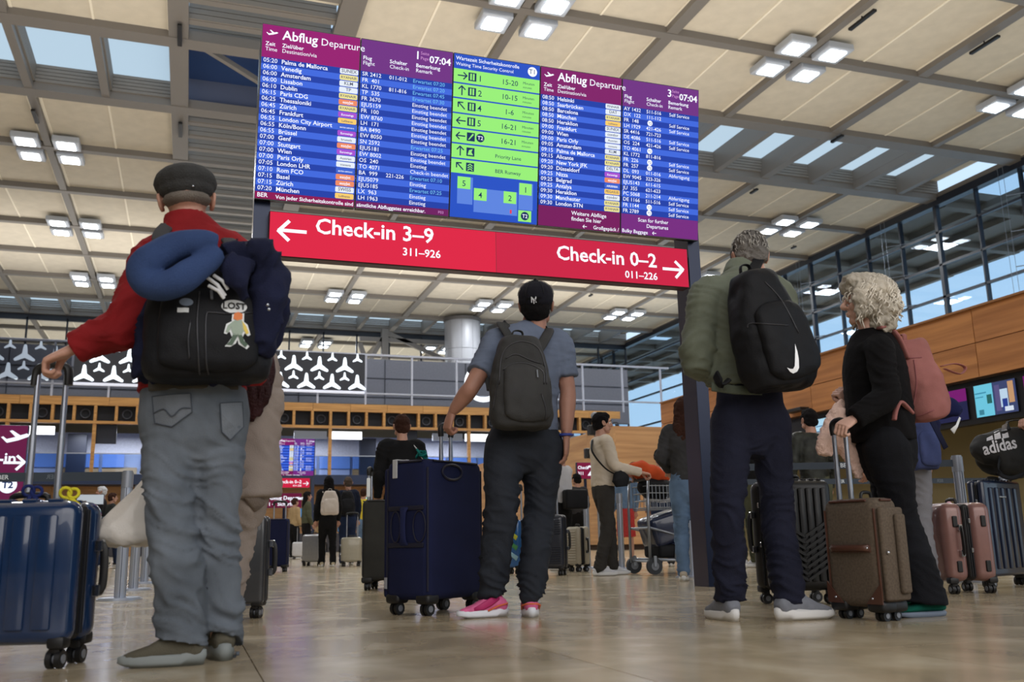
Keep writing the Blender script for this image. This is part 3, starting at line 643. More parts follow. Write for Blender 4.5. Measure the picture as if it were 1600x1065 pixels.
def fill(car):
    R, T, tags = times_screen(D1, .255, .058, [('BER', .02, .018, .045, .01, 'LEFT'), ('Von jeder Sicherheitskontrolle sind', SW-.012, .014, .0395, .014, 'RIGHT')])
    tm_, tms, TT, TT2 = tag_extra(tags); tx = text_mb(T); plane_icon(.075, SH-.07, .085, tx); t2 = text_mb(TT); t2.v = [(v[0], -.0006, v[2]) for v in t2.v]; t3 = text_mb(TT2); t3.v = [(v[0], -.0006, v[2]) for v in t3.v]
    screen_part(car, 0, R, [C_D, C_L, C_M, C_MB], [('lettering', tx, C_W), ('airline_tag', tm_, tms), ('tag_lettering', t2, mat('tag_ink', (60, 70, 100), .5, em=.25)), ('tag_lettering', t3, C_W)])
    R, T, T2, T3, dots = flight_screen(D1, .255, .058, '1', [('sämtliche Abfluggates erreichbar.', .012, .014, .0395, .014, 'LEFT')])
    screen_part(car, 1, R, [C_D, C_L, C_P, scr('footer_plum', (110, 24, 96))], [('lettering', text_mb(T), C_W), ('page_lettering', text_mb(T2+[('P03', .64, .02, .03, 0, 'LEFT')]), C_PK), ('remark_lettering', text_mb(T3), C_C)])
    R, T, TD, ic = security_screen(); td = text_mb(TD); wc = MB().add(circle_pts(SW-.07, SH-.065, .04), [tuple(range(20))]); t1 = text_mb([('T1', SW-.07, SH-.083, .055, .004, 'CENTER')]); t1.v = [(v[0], -.0008, v[2]) for v in t1.v]
    T2l = text_mb([('T2', .62, .05, .042, .01, 'CENTER'), ('T2', .235, SH-.125-4*.121-.0605+.006-.014, .042, .01, 'CENTER')]); T2l.v = [(v[0], -.0012, v[2]) for v in T2l.v]
    screen_part(car, 2, R, [C_B, C_G, C_B2, C_RD], [('lettering', text_mb(T), C_W), ('dark_lettering', td, C_DK), *[('direction_icon', q_, [C_DK, C_G]) for q_ in ic], ('terminal_disc', wc, C_W), ('disc_lettering', t1, C_DK), ('badge_lettering', T2l, C_W)])
    R, T, tags = times_screen(D2, .235, .17, [('Weitere Abflüge', .29, .115, .046, .008, 'LEFT'), ('finden Sie hier', .29, .068, .046, .008, 'LEFT'), ('Großgepäck /', SW-.015, .014, .042, .008, 'RIGHT')])
    tm_, tms, TT, TT2 = tag_extra(tags); tx = text_mb(T); plane_icon(.075, SH-.07, .085, tx); arrow(.41, .028, .035, PI, tx, 0, .14); t2 = text_mb(TT); t2.v = [(v[0], -.0006, v[2]) for v in t2.v]; t3 = text_mb(TT2); t3.v = [(v[0], -.0006, v[2]) for v in t3.v]
    screen_part(car, 3, R, [C_D, C_L, scr('header_plum', (128, 26, 104)), scr('footer_wine', (118, 20, 92))], [('lettering', tx, C_W), ('airline_tag', tm_, tms), ('tag_lettering', t2, MATS['tag_ink']), ('tag_lettering', t3, C_W)])
    R, T, T2, T3, dots = flight_screen(D2, .235, .17, '3', [('Scan for further', .44, .115, .044, .006, 'RIGHT'), ('Departures', .44, .068, .044, .006, 'RIGHT'), ('Bulky Baggage', .012, .014, .042, .008, 'LEFT')])
    tx = text_mb(T); arrow(.31, .028, .035, PI, tx, 0, .14); dms = [MB().add(circle_pts(x, z, .024, 14), [tuple(range(14))]) for x, z in dots]
    dt = text_mb([('T2', x, z-.012, .03, .004, 'CENTER') for x, z in dots]); dt.v = [(v[0], -.0008, v[2]) for v in dt.v]
    screen_part(car, 4, R, [C_D, C_L, C_P, C_PB], [('lettering', tx, C_W), ('page_lettering', text_mb(T2), C_PK), *[('terminal_disc', q_, C_W) for q_ in dms], ('disc_lettering', dt, C_DK)])
b1 = board('departure_board', (.315, 6.665, 0), 'large tilted five-screen departure board on two posts above a red check-in sign')
fill(b1)
tag_all = [o for o in COL.objects if 'lettering' in o.name and o.type == 'MESH']
for o in tag_all: o['kind'] = 'stuff'
b2 = dup(b1, (.53, 34.3, 0), label='distant departure board on a navy post beyond the couple with backpacks')
# ================================================================ people kit
def crom(pts, n=5):      # smooth path through points that may carry radii: [(Vector, r or (rx, ry)), ...]
    P = [(Vector(p), (r if isinstance(r, (tuple, list)) else (r, r))) for p, r in pts]; out = []
    for i in range(len(P)-1):
        a, b, c, d = P[max(i-1, 0)], P[i], P[i+1], P[min(i+2, len(P)-1)]
        for k in range(n):
            t = k/n; t2, t3 = t*t, t*t*t
            w = (-.5*t3+t2-.5*t, 1.5*t3-2.5*t2+1, -1.5*t3+2*t2+.5*t, .5*t3-.5*t2)
            p = a[0]*w[0]+b[0]*w[1]+c[0]*w[2]+d[0]*w[3]
            out.append((p, (b[1][0]*(1-t)+c[1][0]*t, b[1][1]*(1-t)+c[1][1]*t)))
    out.append(P[-1]); return [o[0] for o in out], [o[1] for o in out]
def limb(mb, pts, ref=(1, 0, 0), n=14, k=5, mi=0, power=2.0):
    a, b = crom(pts, k); return mb.loft(a, b, ref=ref, n=n, mi=mi, power=power)
class Arr:
    def __init__(s): s.V = []; s.F = []; s.M = []; s.k = 0
    def add(s, V, F, mi=0, M=None):
        V = np.asarray(V, float)
        if M is not None: M = np.array(M); V = V @ M[:3, :3].T + M[:3, 3]
        s.V.append(V); s.F += [tuple(i+s.k for i in f) for f in F]; s.M += [mi]*len(F); s.k += len(V); return s
    def build(s, name, mats, parent=None, off=None):
        V = np.concatenate(s.V); 
        if parent is not None and off is None: off = root_off(parent)
        if off is not None: V = V-np.array(off)
        me = bpy.data.meshes.new(name); me.from_pydata(V.tolist(), [], s.F)
        for m in (mats if isinstance(mats, (list, tuple)) else [mats]): me.materials.append(m)
        if any(s.M): me.polygons.foreach_set('material_index', s.M)
        me.polygons.foreach_set('use_smooth', [True]*len(s.F)); me.update()
        return obj(name, me, parent)
def folds(V, N, fn):     # push the surface along its normals by fn(V)
    return V + N*fn(V)[:, None]
def ring_folds(pairs, seed=0, k=70):
    """soft creases round limbs near joints: pairs = [(centre, radius of reach, amplitude)]"""
    pairs = [(np.array(c), r, a) for c, r, a in pairs]
    def fn(V):
        wx = vnoise(V*6+seed+20)*.09; A_ = V.copy(); A_[:, 2] += wx+V[:, 0]*.35
        r1 = (1-np.abs(vnoise(A_*np.array([6, 6, 24])+seed)))**3; r2 = (1-np.abs(vnoise((A_+3)*np.array([9, 9, 40])+seed)))**4
        out = vnoise(V*5+seed+5)*.008 + (r2-.3)*.0016
        for c, r, a in pairs:
            m = np.exp(-np.sum(((V-c)*np.array([1, 1, .8]))**2, 1)/(r*r)); out = out + a*m*(r1*.75+r2*.35-.4)
        return out
    return fn
def basis(side, up, origin, s=1.0):
    x = Vector(side).normalized(); z = Vector(up); z = (z-x*z.dot(x)).normalized(); y = z.cross(x)
    return Matrix(((x.x*s, y.x*s, z.x*s, origin[0]), (x.y*s, y.y*s, z.y*s, origin[1]), (x.z*s, y.z*s, z.z*s, origin[2]), (0, 0, 0, 1)))
def mk_head():       # faces +Y, z up, origin in the middle of the skull; chin at -.115, crown at +.12
    m = MB(); m.ball((0, -.012, .03), (.076, .096, .09)); m.ball((0, .02, -.035), (.06, .066, .078)); m.ball((0, .062, -.088), (.024, .02, .02))
    m.ball((0, .07, .032), (.05, .02, .014)); limb(m, [((0, .084, .026), .008), ((0, .1, .0), .011), ((0, .11, -.018), (.015, .012)), ((0, .092, -.026), .012)])
    for s in (-1, 1):
        m.ball((s*.036, .06, -.022), (.024, .024, .022)); m.ball((s*.014, .096, -.022), .009); m.ball((s*.045, .03, -.062), (.022, .035, .03))
        limb(m, [((s*.076, .012, -.028), .008), ((s*.082, .006, -.01), .009), ((s*.086, -.008, .012), .009), ((s*.088, -.022, .02), .007), ((s*.088, -.03, .004), .006), ((s*.083, -.018, -.02), .007), ((s*.078, -.004, -.03), .006)], ref=(0, 1, 0), n=8)
        m.ball((s*.08, -.008, -.002), (.007, .018, .024))
    m.ball((0, .086, -.052), (.023, .011, .006)); m.ball((0, .084, -.062), (.02, .011, .007))
    limb(m, [((0, -.02, -.04), (.05, .052)), ((0, -.028, -.1), (.052, .052)), ((0, -.036, -.16), (.06, .056))])
    return remesh(m, .0045, 2)
HEAD = mk_head()
def mk_hand(pose, thumb=1):   # wrist at origin, fingers +Y, thumb +X, back of the hand +Z
    m = MB(); limb(m, [((0, -.05, 0), (.026, .02)), ((0, 0, 0), (.027, .019)), ((.002, .03, 0), (.036, .017)), ((0, .065, 0), (.041, .0145)), ((-.002, .09, -.002), (.039, .012))], k=3, power=2.4)
    angs = {'grip': (62, 78, 48), 'relax': (22, 32, 22), 'open': (8, 12, 8), 'fist': (78, 92, 60)}[pose]
    for x, l, r in ((.028, .94, .0092), (.0095, 1.04, .0095), (-.0095, .97, .009), (-.028, .78, .008)):
        p = Vector((x, .086, -.001)); a = 0; pts = [(p-Vector((0, .03, 0)), r*.9), (p, r*1.1)]
        for seg, da in zip((.043, .027, .022), angs):
            a += math.radians(da); d = Vector((x*.6, math.cos(a), -math.sin(a))); q = p+d.normalized()*seg*l; pts.append(((p+q)/2, r*.97)); pts.append((q, r*(1.02 if seg > .023 else .8))); p = q
        limb(m, pts, n=8, k=2)
    if pose in ('grip', 'fist'): tp = [((.018, .02, -.004), .016), ((.036, .045, -.014), .0145), ((.038, .068, -.036), .0115), ((.022, .08, -.054), .0105), ((.006, .082, -.06), .009)]
    else: tp = [((.02, .02, -.003), .016), ((.042, .05, -.012), .0135), ((.05, .074, -.022), .0115), ((.05, .1, -.032), .009)]
    limb(m, tp, n=8, k=3)
    V, F, N = remesh(m, .0032, 2)
    if thumb < 0: V = V*np.array([-1, 1, 1]); F = [f[::-1] for f in F]
    return V, F
HANDS = {}
def hand(pose, thumb):
    if (pose, thumb) not in HANDS: HANDS[(pose, thumb)] = mk_hand(pose, thumb)
    return HANDS[(pose, thumb)]
def shoe_parts(kind='sneaker'):   # toe +Y, ground at 0, ankle axis at the origin
    u = MB(); S = [(-.075, .026, .02, .058), (-.06, .036, .018, .08), (-.03, .04, .018, .095), (.0, .041, .018, .1), (.03, .042, .018, .092), (.07, .045, .018, .078), (.11, .048, .018, .06), (.15, .046, .018, .05), (.18, .036, .018, .042), (.198, .018, .02, .034)]
    if kind == 'slip': S = [(y, w, a, h*.75 if y > -.02 else h*.7) for y, w, a, h in S]
    pts = [(Vector((0, y, (a+h)/2)), (w, (h-a)/2)) for y, w, a, h in S]
    u.loft([p for p, r in pts], [r for p, r in pts], ref=(1, 0, 0), n=18, power=2.5)
    if kind != 'slip': limb(u, [((0, -.018, .06), (.034, .04)), ((0, -.016, .094), (.032, .038))], n=14)
    out = []
    N = 26
    for i in range(N):
        a = 2*PI*i/N; y = .062+.148*math.sin(a); w = .046+.007*math.sin(a); out.append((w*math.copysign(abs(math.cos(a))**.8, math.cos(a)), y))
    s = MB()
    H = [(0.002, .95, 0), (.0, .97, 0), (.014, 1.04, 0), (.03, 1.03, 0), (.034, .96, 0)] if kind != 'slip' else [(0, .96, 0), (.012, 1.02, 0), (.02, .98, 0)]
    rings = []
    for h, sc, _ in H: rings.append([(x*sc, .062+(y-.062)*sc*1.0, h + (.012 if kind == 'sneaker' and y < -.02 and h > .01 else 0)+(.01*max(0, (y-.15)/.06) if h < .01 else 0)) for x, y in out])
    V = [p for r in rings for p in r]; F = [tuple(range(N))[::-1], tuple(range((len(H)-1)*N, len(H)*N))]
    for a in range(len(H)-1):
        for i in range(N): F.append((a*N+i, a*N+(i+1) % N, (a+1)*N+(i+1) % N, (a+1)*N+i))
    s.add(V, F)
    return remesh(u, .006, 3), s
SHOES = {}
def put_shoe(parent, ankle_xy, heading, kind, um, sm, s=1.0, pitch=0, accents=None, z=0):
    """heading: angle of the toe direction in the ground plane, degrees from +X"""
    if kind not in SHOES: SHOES[kind] = shoe_parts(kind)
    (V, F, N), so = SHOES[kind]; h = math.radians(heading)
    M = Matrix.Translation((ankle_xy[0], ankle_xy[1], z)) @ Matrix.Rotation(h-PI/2, 4, 'Z') @ Matrix.Translation((0, .13, 0)) @ Matrix.Rotation(-pitch, 4, 'X') @ Matrix.Translation((0, -.13, 0)) @ Matrix.Diagonal((s, s, s*1.22, 1))
    a = Arr().add(V, F, 0, M); o = a.build('shoe', um, parent)
    b = Arr().add(so.v, so.f, 0, M).build('sole', sm, o)
    c = MB()       # laces and tongue
    if kind == 'sneaker':
        for i, y in enumerate((.045, .062, .079, .096)):
            zt = .1-.014*i; c.loft([(-.024, y, zt-.012), (-.01, y, zt-.001), (.01, y, zt-.001), (.024, y, zt-.012)], .0035, ref=(0, 1, 0), n=6)
        Arr().add(c.v, c.f, 0, M).build('laces', (accents or {}).get('laces', sm), o)
        if accents and 'band' in accents:
            q = MB(); q.loft([(-.046, .05, .03), (-.049, -.01, .05), (-.034, -.068, .058), (0, -.083, .06), (.034, -.068, .058), (.049, -.01, .05), (.046, .05, .03)], (.004, .008), ref=(0, 0, 1), n=6)
            Arr().add(q.v, q.f, 0, M).build('heel_band', accents['band'], o)
        if accents and 'flash' in accents:
            for sx in (-1, 1):
                q = MB(); q.loft([(sx*.0475, .13, .04), (sx*.048, .08, .05), (sx*.0455, .03, .07), (sx*.042, -.02, .085)], [(.002, .006), (.003, .016), (.003, .018), (.002, .008)], ref=(1, 0, 0), n=8)
                Arr().add(q.v, q.f, 0, M).build('side_panel', accents['flash'], o)
    return o
SKIN = mat('skin', (188, 142, 122), .55, noise=.08, nscale=14, bump=.1, bscale=120); SKIN2 = mat('skin_tan', (160, 116, 98), .55, noise=.08, nscale=14, bump=.1, bscale=120); SKIN3 = mat('skin_light', (206, 164, 146), .55, noise=.06, nscale=14, bump=.1, bscale=120)
EYEW = mat('eye_white', (225, 222, 216), .3); EYED = mat('eye_dark', (28, 20, 16), .2); BROW = mat('brow', (40, 30, 26), .9)
def person(p):
    """p: joints in world space (head, neck, sh, el, wr, hip, kn, an as L/R pairs of Vectors), side = vector to the figure's right-hand picture side"""
    vx = p.get('vx', .009); side = Vector(p['side']).normalized(); fwd = Vector((0, 0, 1)).cross(side)
    if p.get('facing'): fwd = Vector(p['facing']).normalized()
    s = p.get('s', 1.0); J = p
    base = Vector(((J['an'][0].x+J['an'][1].x)/2, (J['an'][0].y+J['an'][1].y)/2, 0)); off = tuple(base)
    hip = (J['hip'][0]+J['hip'][1])/2; shm = (J['sh'][0]+J['sh'][1])/2; neck = J['neck']
    dside = (J['sh'][1]-J['sh'][0]).normalized()
    # --- body: one continuous skin
    A = Arr(); m = MB()
    limb(m, [(hip-Vector((0, 0, .04)), (.12*s, .085*s)), (hip.lerp(shm, .45), (.11*s, .08*s)), (hip.lerp(shm, .85), (.14*s, .085*s)), (neck, (.055*s, .055*s)), (neck+(J['head']-neck)*.5, .05*s)], ref=dside)
    for i in (0, 1):
        ar = s*p.get('ar', 1.0); limb(m, [(shm.lerp(J['sh'][i], .6), .05*s), (J['sh'][i], .05*s), (J['sh'][i].lerp(J['el'][i], .5), .045*ar), (J['el'][i], .037*ar), (J['el'][i].lerp(J['wr'][i], .3), .04*ar), (J['el'][i].lerp(J['wr'][i], .75), .03*ar), (J['wr'][i], (.026*s, .022*s))], ref=fwd, n=12)
        limb(m, [(hip.lerp(J['hip'][i], .8), .075*s), (J['hip'][i].lerp(J['kn'][i], .5), .062*s), (J['kn'][i], .046*s), (J['kn'][i].lerp(J['an'][i], .35), .045*s), (J['an'][i], .032*s), (Vector((J['an'][i].x, J['an'][i].y, .05)), .03*s)], n=12)
    V, F, N = remesh(m, max(vx, .009), 4); A.add(V, F)
    hx = Vector(p.get('hside', dside)); hm = basis(hx, p.get('hup', (0, 0, 1)), J['head'], p.get('hs', 1.0)*s)
    A.add(HEAD[0], HEAD[1], 0, hm)
    for i, hd in enumerate(p.get('hands', (None, None))):
        if hd is None: hd = ('relax', (J['wr'][i]-J['el'][i]), -fwd if i == 0 else -fwd)
        if hd == 0: continue
        pose, d, back = hd[:3]; th = hd[3] if len(hd) > 3 else (1 if i == 0 else -1)
        d = Vector(d).normalized(); z = Vector(back); z = (z-d*z.dot(d)).normalized(); x = d.cross(z)
        M = Matrix(((x.x*s, d.x*s, z.x*s, J['wr'][i].x), (x.y*s, d.y*s, z.y*s, J['wr'][i].y), (x.z*s, d.z*s, z.z*s, J['wr'][i].z), (0, 0, 0, 1)))
        V, F = hand(pose, th); A.add(V, F, 0, M)
    skin = p.get('skin', SKIN)
    root = A.build('person', skin, None, off); root.location = base; root['_off'] = list(off)
    tag(root, p['label'], 'person', p.get('group'))
    if p.get('eyes'):
        for sx in (-1, 1):
            e = MB().ball((sx*.031, .071, .006), .0125); Arr().add(e.v, e.f, 0, hm).build('eye', EYEW, root)
            e = MB().ball((sx*.031, .0785, .006), .0062); Arr().add(e.v, e.f, 0, hm).build('iris', EYED, root)
            e = MB(); e.loft([(sx*.016, .092, .03), (sx*.032, .092, .035), (sx*.048, .08, .03)], .004, ref=(0, 0, 1), n=6); Arr().add(e.v, e.f, 0, hm).build('eyebrow', p.get('browm', BROW), root)
    # --- trousers
    t = p['legs']; m = MB(); rh, rk, ra = t.get('r', (.098, .075, .066)); wh, dh = t.get('hipr', (.18, .125)); wt = J.get('waist', hip.lerp(shm, .22))
    if t.get('skirt'):
        an = (J['an'][0]+J['an'][1])/2; limb(m, [(wt, (wh*.8, dh*.85)), (hip, (wh, dh)), (Vector((an.x, an.y, t['skirt'])), (wh*1.15, dh*1.2))], ref=dside, n=24)
    else:
        limb(m, [(wt, (wh*.92, dh*.95)), (hip, (wh, dh)), (hip-Vector((0, 0, .09)), (wh*.93, dh*.88)), (hip-Vector((0, 0, .17)), (wh*.6, dh*.55))], ref=dside, n=20, power=2.3)
        for i in (0, 1):
            h, k, a = J['hip'][i], J['kn'][i], J['an'][i]; end = t.get('end', .085)
            q = [(h.lerp(hip, .4)+Vector((0, 0, .1*s)), (rh*.7, rh*.75)), (h, (rh*.97, rh*1.08)), (h.lerp(k, .45), rh*.97), (k, rk), (k.lerp(a, .5), (rk+ra)/2*1.02), (a, ra*1.04)]
            if end is not None: q.append((Vector((a.x, a.y, end)), ra*t.get('cuff', 1.0)))
            limb(m, q, ref=dside, n=16)
    V, F, N = remesh(m, vx, 7)
    kf = t.get('kf', .012); fs = [(J['kn'][i]+Vector((0, 0, .0)), .16, kf) for i in (0, 1)]+[(J['an'][i]+Vector((0, 0, .06)), .13, kf*1.35) for i in (0, 1)]+[(hip-Vector((0, 0, .12)), .13, kf*.9)]
    V = folds(V, N, ring_folds(fs, 1, t.get('k', 75))); tr = Arr().add(V, F).build(t.get('name', 'trousers'), t['m'], root)
    # --- top
    t = p['top']; m = MB(); wsh, dsh = t.get('chest', (.2, .13)); hem = J.get('hem', hip.lerp(shm, .08)); whm, dhm = t.get('hemr', (.19, .135)); rs, re, rw = t.get('arm', (.072, .06, .046)); nk = t.get('neck', .07)
    limb(m, [(hem, (whm, dhm)), (hem.lerp(shm, .35), (whm*.98, dhm)), (hem.lerp(shm, .78), (wsh, dsh)), (shm+(neck-shm)*.1, (wsh*.96, dsh*.82)), (shm+(neck-shm)*.62, (wsh*.6, dsh*.66)), (neck, (nk, nk))], ref=dside, n=24, power=2.25)
    for i in (0, 1):
        a, b, c = J['sh'][i], J['el'][i], J['wr'][i]; sl = t.get('sleeve', 1.0)
        if sl < .9:
            e = a.lerp(b, sl*2); limb(m, [(shm.lerp(a, .5), (rs, rs*1.1)), (a, (rs, rs*1.05)), (a.lerp(e, .5), rs*.98), (e, rs*.98)], ref=fwd, n=16)
        else: limb(m, [(shm.lerp(a, .5), (rs*1.05, rs*1.1)), (a, (rs, rs*1.05)), (a.lerp(b, .5), (rs+re)/2), (b, re), (b.lerp(c, .5), (re+rw)/2), (b.lerp(c, .97), rw)], ref=fwd, n=16)
    if t.get('collar'): limb(m, [(neck-Vector((0, 0, .02)), (nk*1.02, nk)), (neck+(J['head']-neck)*t['collar'], (nk*1.05, nk*1.05))], ref=dside)
    V, F, N = remesh(m, vx, 3); tf = t.get('fold', .014)
    fs = [(J['el'][i], .14, tf) for i in (0, 1)]+[(hem+Vector((0, 0, .06)), .16, tf)]+[(J['sh'][i]-Vector((0, 0, .05)), .12, tf*.7) for i in (0, 1)]
    V = folds(V, N, ring_folds(fs, 3, t.get('k', 60))); Arr().add(V, F).build(t.get('name', 'jacket'), t['m'], root)
    # --- hair, hats
    h = p.get('hair')
    if h:
        m = MB(); st = h['style']
        if st in ('short', 'bob', 'long', 'bun'):
            m.ball((0, -.02, .038), (.083, .1, .092)); m.ball((0, -.05, -.012), (.078, .065, .07))
            if st != 'short' or 1: m.ball((0, .02, .085), (.066, .07, .038))
            for sx in (-1, 1): m.ball((sx*.07, .01, .03), (.015, .04, .04))
        if st == 'bob': limb(m, [((0, -.04, .04), (.09, .08)), ((0, -.045, -.04), (.098, .078)), ((0, -.045, -.11), (.09, .06))])
        if st == 'long': limb(m, [((0, -.03, .06), (.09, .09)), ((0, -.06, -.06), (.1, .06)), ((0, -.09, -.2), (.11, .045)), ((.01, -.1, -h.get('len', .34)), (.07, .03))])
        if st == 'curly':
            m.ball((0, -.03, .045), (.108, .12, .105)); m.ball((0, -.06, -.03), (.11, .095, .1)); m.ball((.0, .035, .095), (.085, .085, .055)); m.ball((0, -.07, -.1), (.095, .07, .06))
            for sx in (-1, 1): m.ball((sx*.085, .02, .0), (.035, .05, .09))
        V, F, N = remesh(m, .007, 2); am = h.get('amp', .008)
        V = V + N*(vnoise(V*38+7)*am+vnoise(V*75+11)*am*.7+am*.3)[:, None]
        V = np.where((V[:, 1:2] > .055) & (V[:, 2:3] < .05) & (np.abs(V[:, 0:1]) < .07), V*np.array([1, .6, 1]), V)
        ho = Arr().add(V, F, 0, hm).build('hair', h['m'], root)
        if st == 'curly':
            cu = MB(); rr = random.Random(5)
            for i in range(420):
                a = rr.uniform(0, 2*PI); b = rr.uniform(-.85, 1.35); d = Vector((math.cos(a)*math.cos(b), math.sin(a)*math.cos(b), math.sin(b)))
                if d.y > .62 and d.z < .25: continue
                c = Vector((d.x*.112, d.y*.122-.03, d.z*.115+.035)); q = []; ph = rr.uniform(0, 6); ln = rr.uniform(.05, .1); ax = Vector((d.x*.25, d.y*.25, -1)).normalized()
                u, w = frame(ax, d)
                for k in range(9): t_ = k/8; q.append(c+ax*ln*t_+(u*math.cos(ph+t_*7)+w*math.sin(ph+t_*7))*.008+d*(.002+.004*math.sin(k*1.3+ph)))
                cu.loft(q, [.002]+[.0036]*7+[.001], ref=d, n=4)
            o = Arr().add(cu.v, cu.f, 0, hm).build('curls', h['m2'], root); o['kind'] = 'stuff'
        elif h.get('strands', 1) and vx < .012:
            cu = MB(); rr = random.Random(8)
            for i in range(260):
                a = rr.uniform(0, 2*PI); b = rr.uniform(-.5, 1.45); d = Vector((math.cos(a)*math.cos(b), math.sin(a)*math.cos(b), math.sin(b)))
                if d.y > .5 and d.z < .5: continue
                c = Vector((d.x*.083, d.y*.1-.02, d.z*.09+.04)); g = Vector((rr.uniform(-.3, .3), -.3, -.7+rr.uniform(-.4, .2))); g = (g-d*g.dot(d)*.8).normalized()
                cu.loft([c, c+g*.018+d*.006, c+g*.04+d*.005], [.003, .0035, .001], ref=d, n=4)
            o = Arr().add(cu.v, cu.f, 0, hm).build('hair_tufts', h.get('m2', h['m']), root); o['kind'] = 'stuff'
    p['hm'] = hm; p['root'] = root; p['dside'] = dside; p['fwd'] = fwd
    return root
def part_world(p, name, mb, m, smooth=True, parent=None):
    return Arr().add(mb.v, mb.f, 0).build(name, m, parent or p['root'])
def part_head(p, name, mb, m, parent=None):
    a = Arr().add(mb.v, mb.f, 0, p['hm']); a.M = list(mb.mi); return a.build(name, m, parent or p['root'])
# ---------------------------------------------------------------- luggage kit
RUB = mat('rubber_black', (16, 16, 18), .5); CHR = mat('chrome', (200, 204, 212), .18, 1.0); ALU = mat('brushed_aluminium', (176, 182, 194), .28, .9); GREYP = mat('grey_plastic', (120, 124, 132), .4)
def wheels(root, pts, r=.03, caps=None):
    for x, y in pts:
        w = MB().cyl((x-.024, y, r), (x-.006, y, r), r, 18).cyl((x+.006, y, r), (x+.024, y, r), r, 18).build('wheel', RUB, root, smooth=30)
        MB().cyl((x-.027, y, r), (x+.027, y, r), r*.5, 12).build('wheel_hub', caps or GREYP, w, smooth=30)
        MB().rbox((x-.02, y-.018, r*1.5), (x+.02, y+.02, r*2+.03), .008, 2).build('wheel_fork', RUB, root, smooth=30)
def tele(root, W, y, z0, z1, mhandle=None, r=.011, inner=None, pw=None, grip_w=.03):
    pw = pw or W*.36
    h = empty('telescopic_handle', (0, 0, 0)); h.parent = root
    for s in (-1, 1):
        MB().cyl((s*pw/2, y, z0), (s*pw/2, y, z0+(z1-z0)*.55), r*1.25, 12).build('tube', ALU, h, smooth=30)
        MB().cyl((s*pw/2, y, z0+(z1-z0)*.5), (s*pw/2, y, z1-.02), r, 12).build('inner_tube', ALU, h, smooth=30)
    g = MB(); g.loft(*crom([((-pw/2-.012, y, z1-.05), (.016, .014)), ((-pw/2-.006, y, z1), (.017, .015)), ((-pw*.2, y, z1+.016), (.017, .014)), ((pw*.2, y, z1+.016), (.017, .014)), ((pw/2+.006, y, z1), (.017, .015)), ((pw/2+.012, y, z1-.05), (.016, .014))], 5), ref=(0, 1, 0), n=12)
    g.build('grip', mhandle or RUB, h, smooth=50); return h
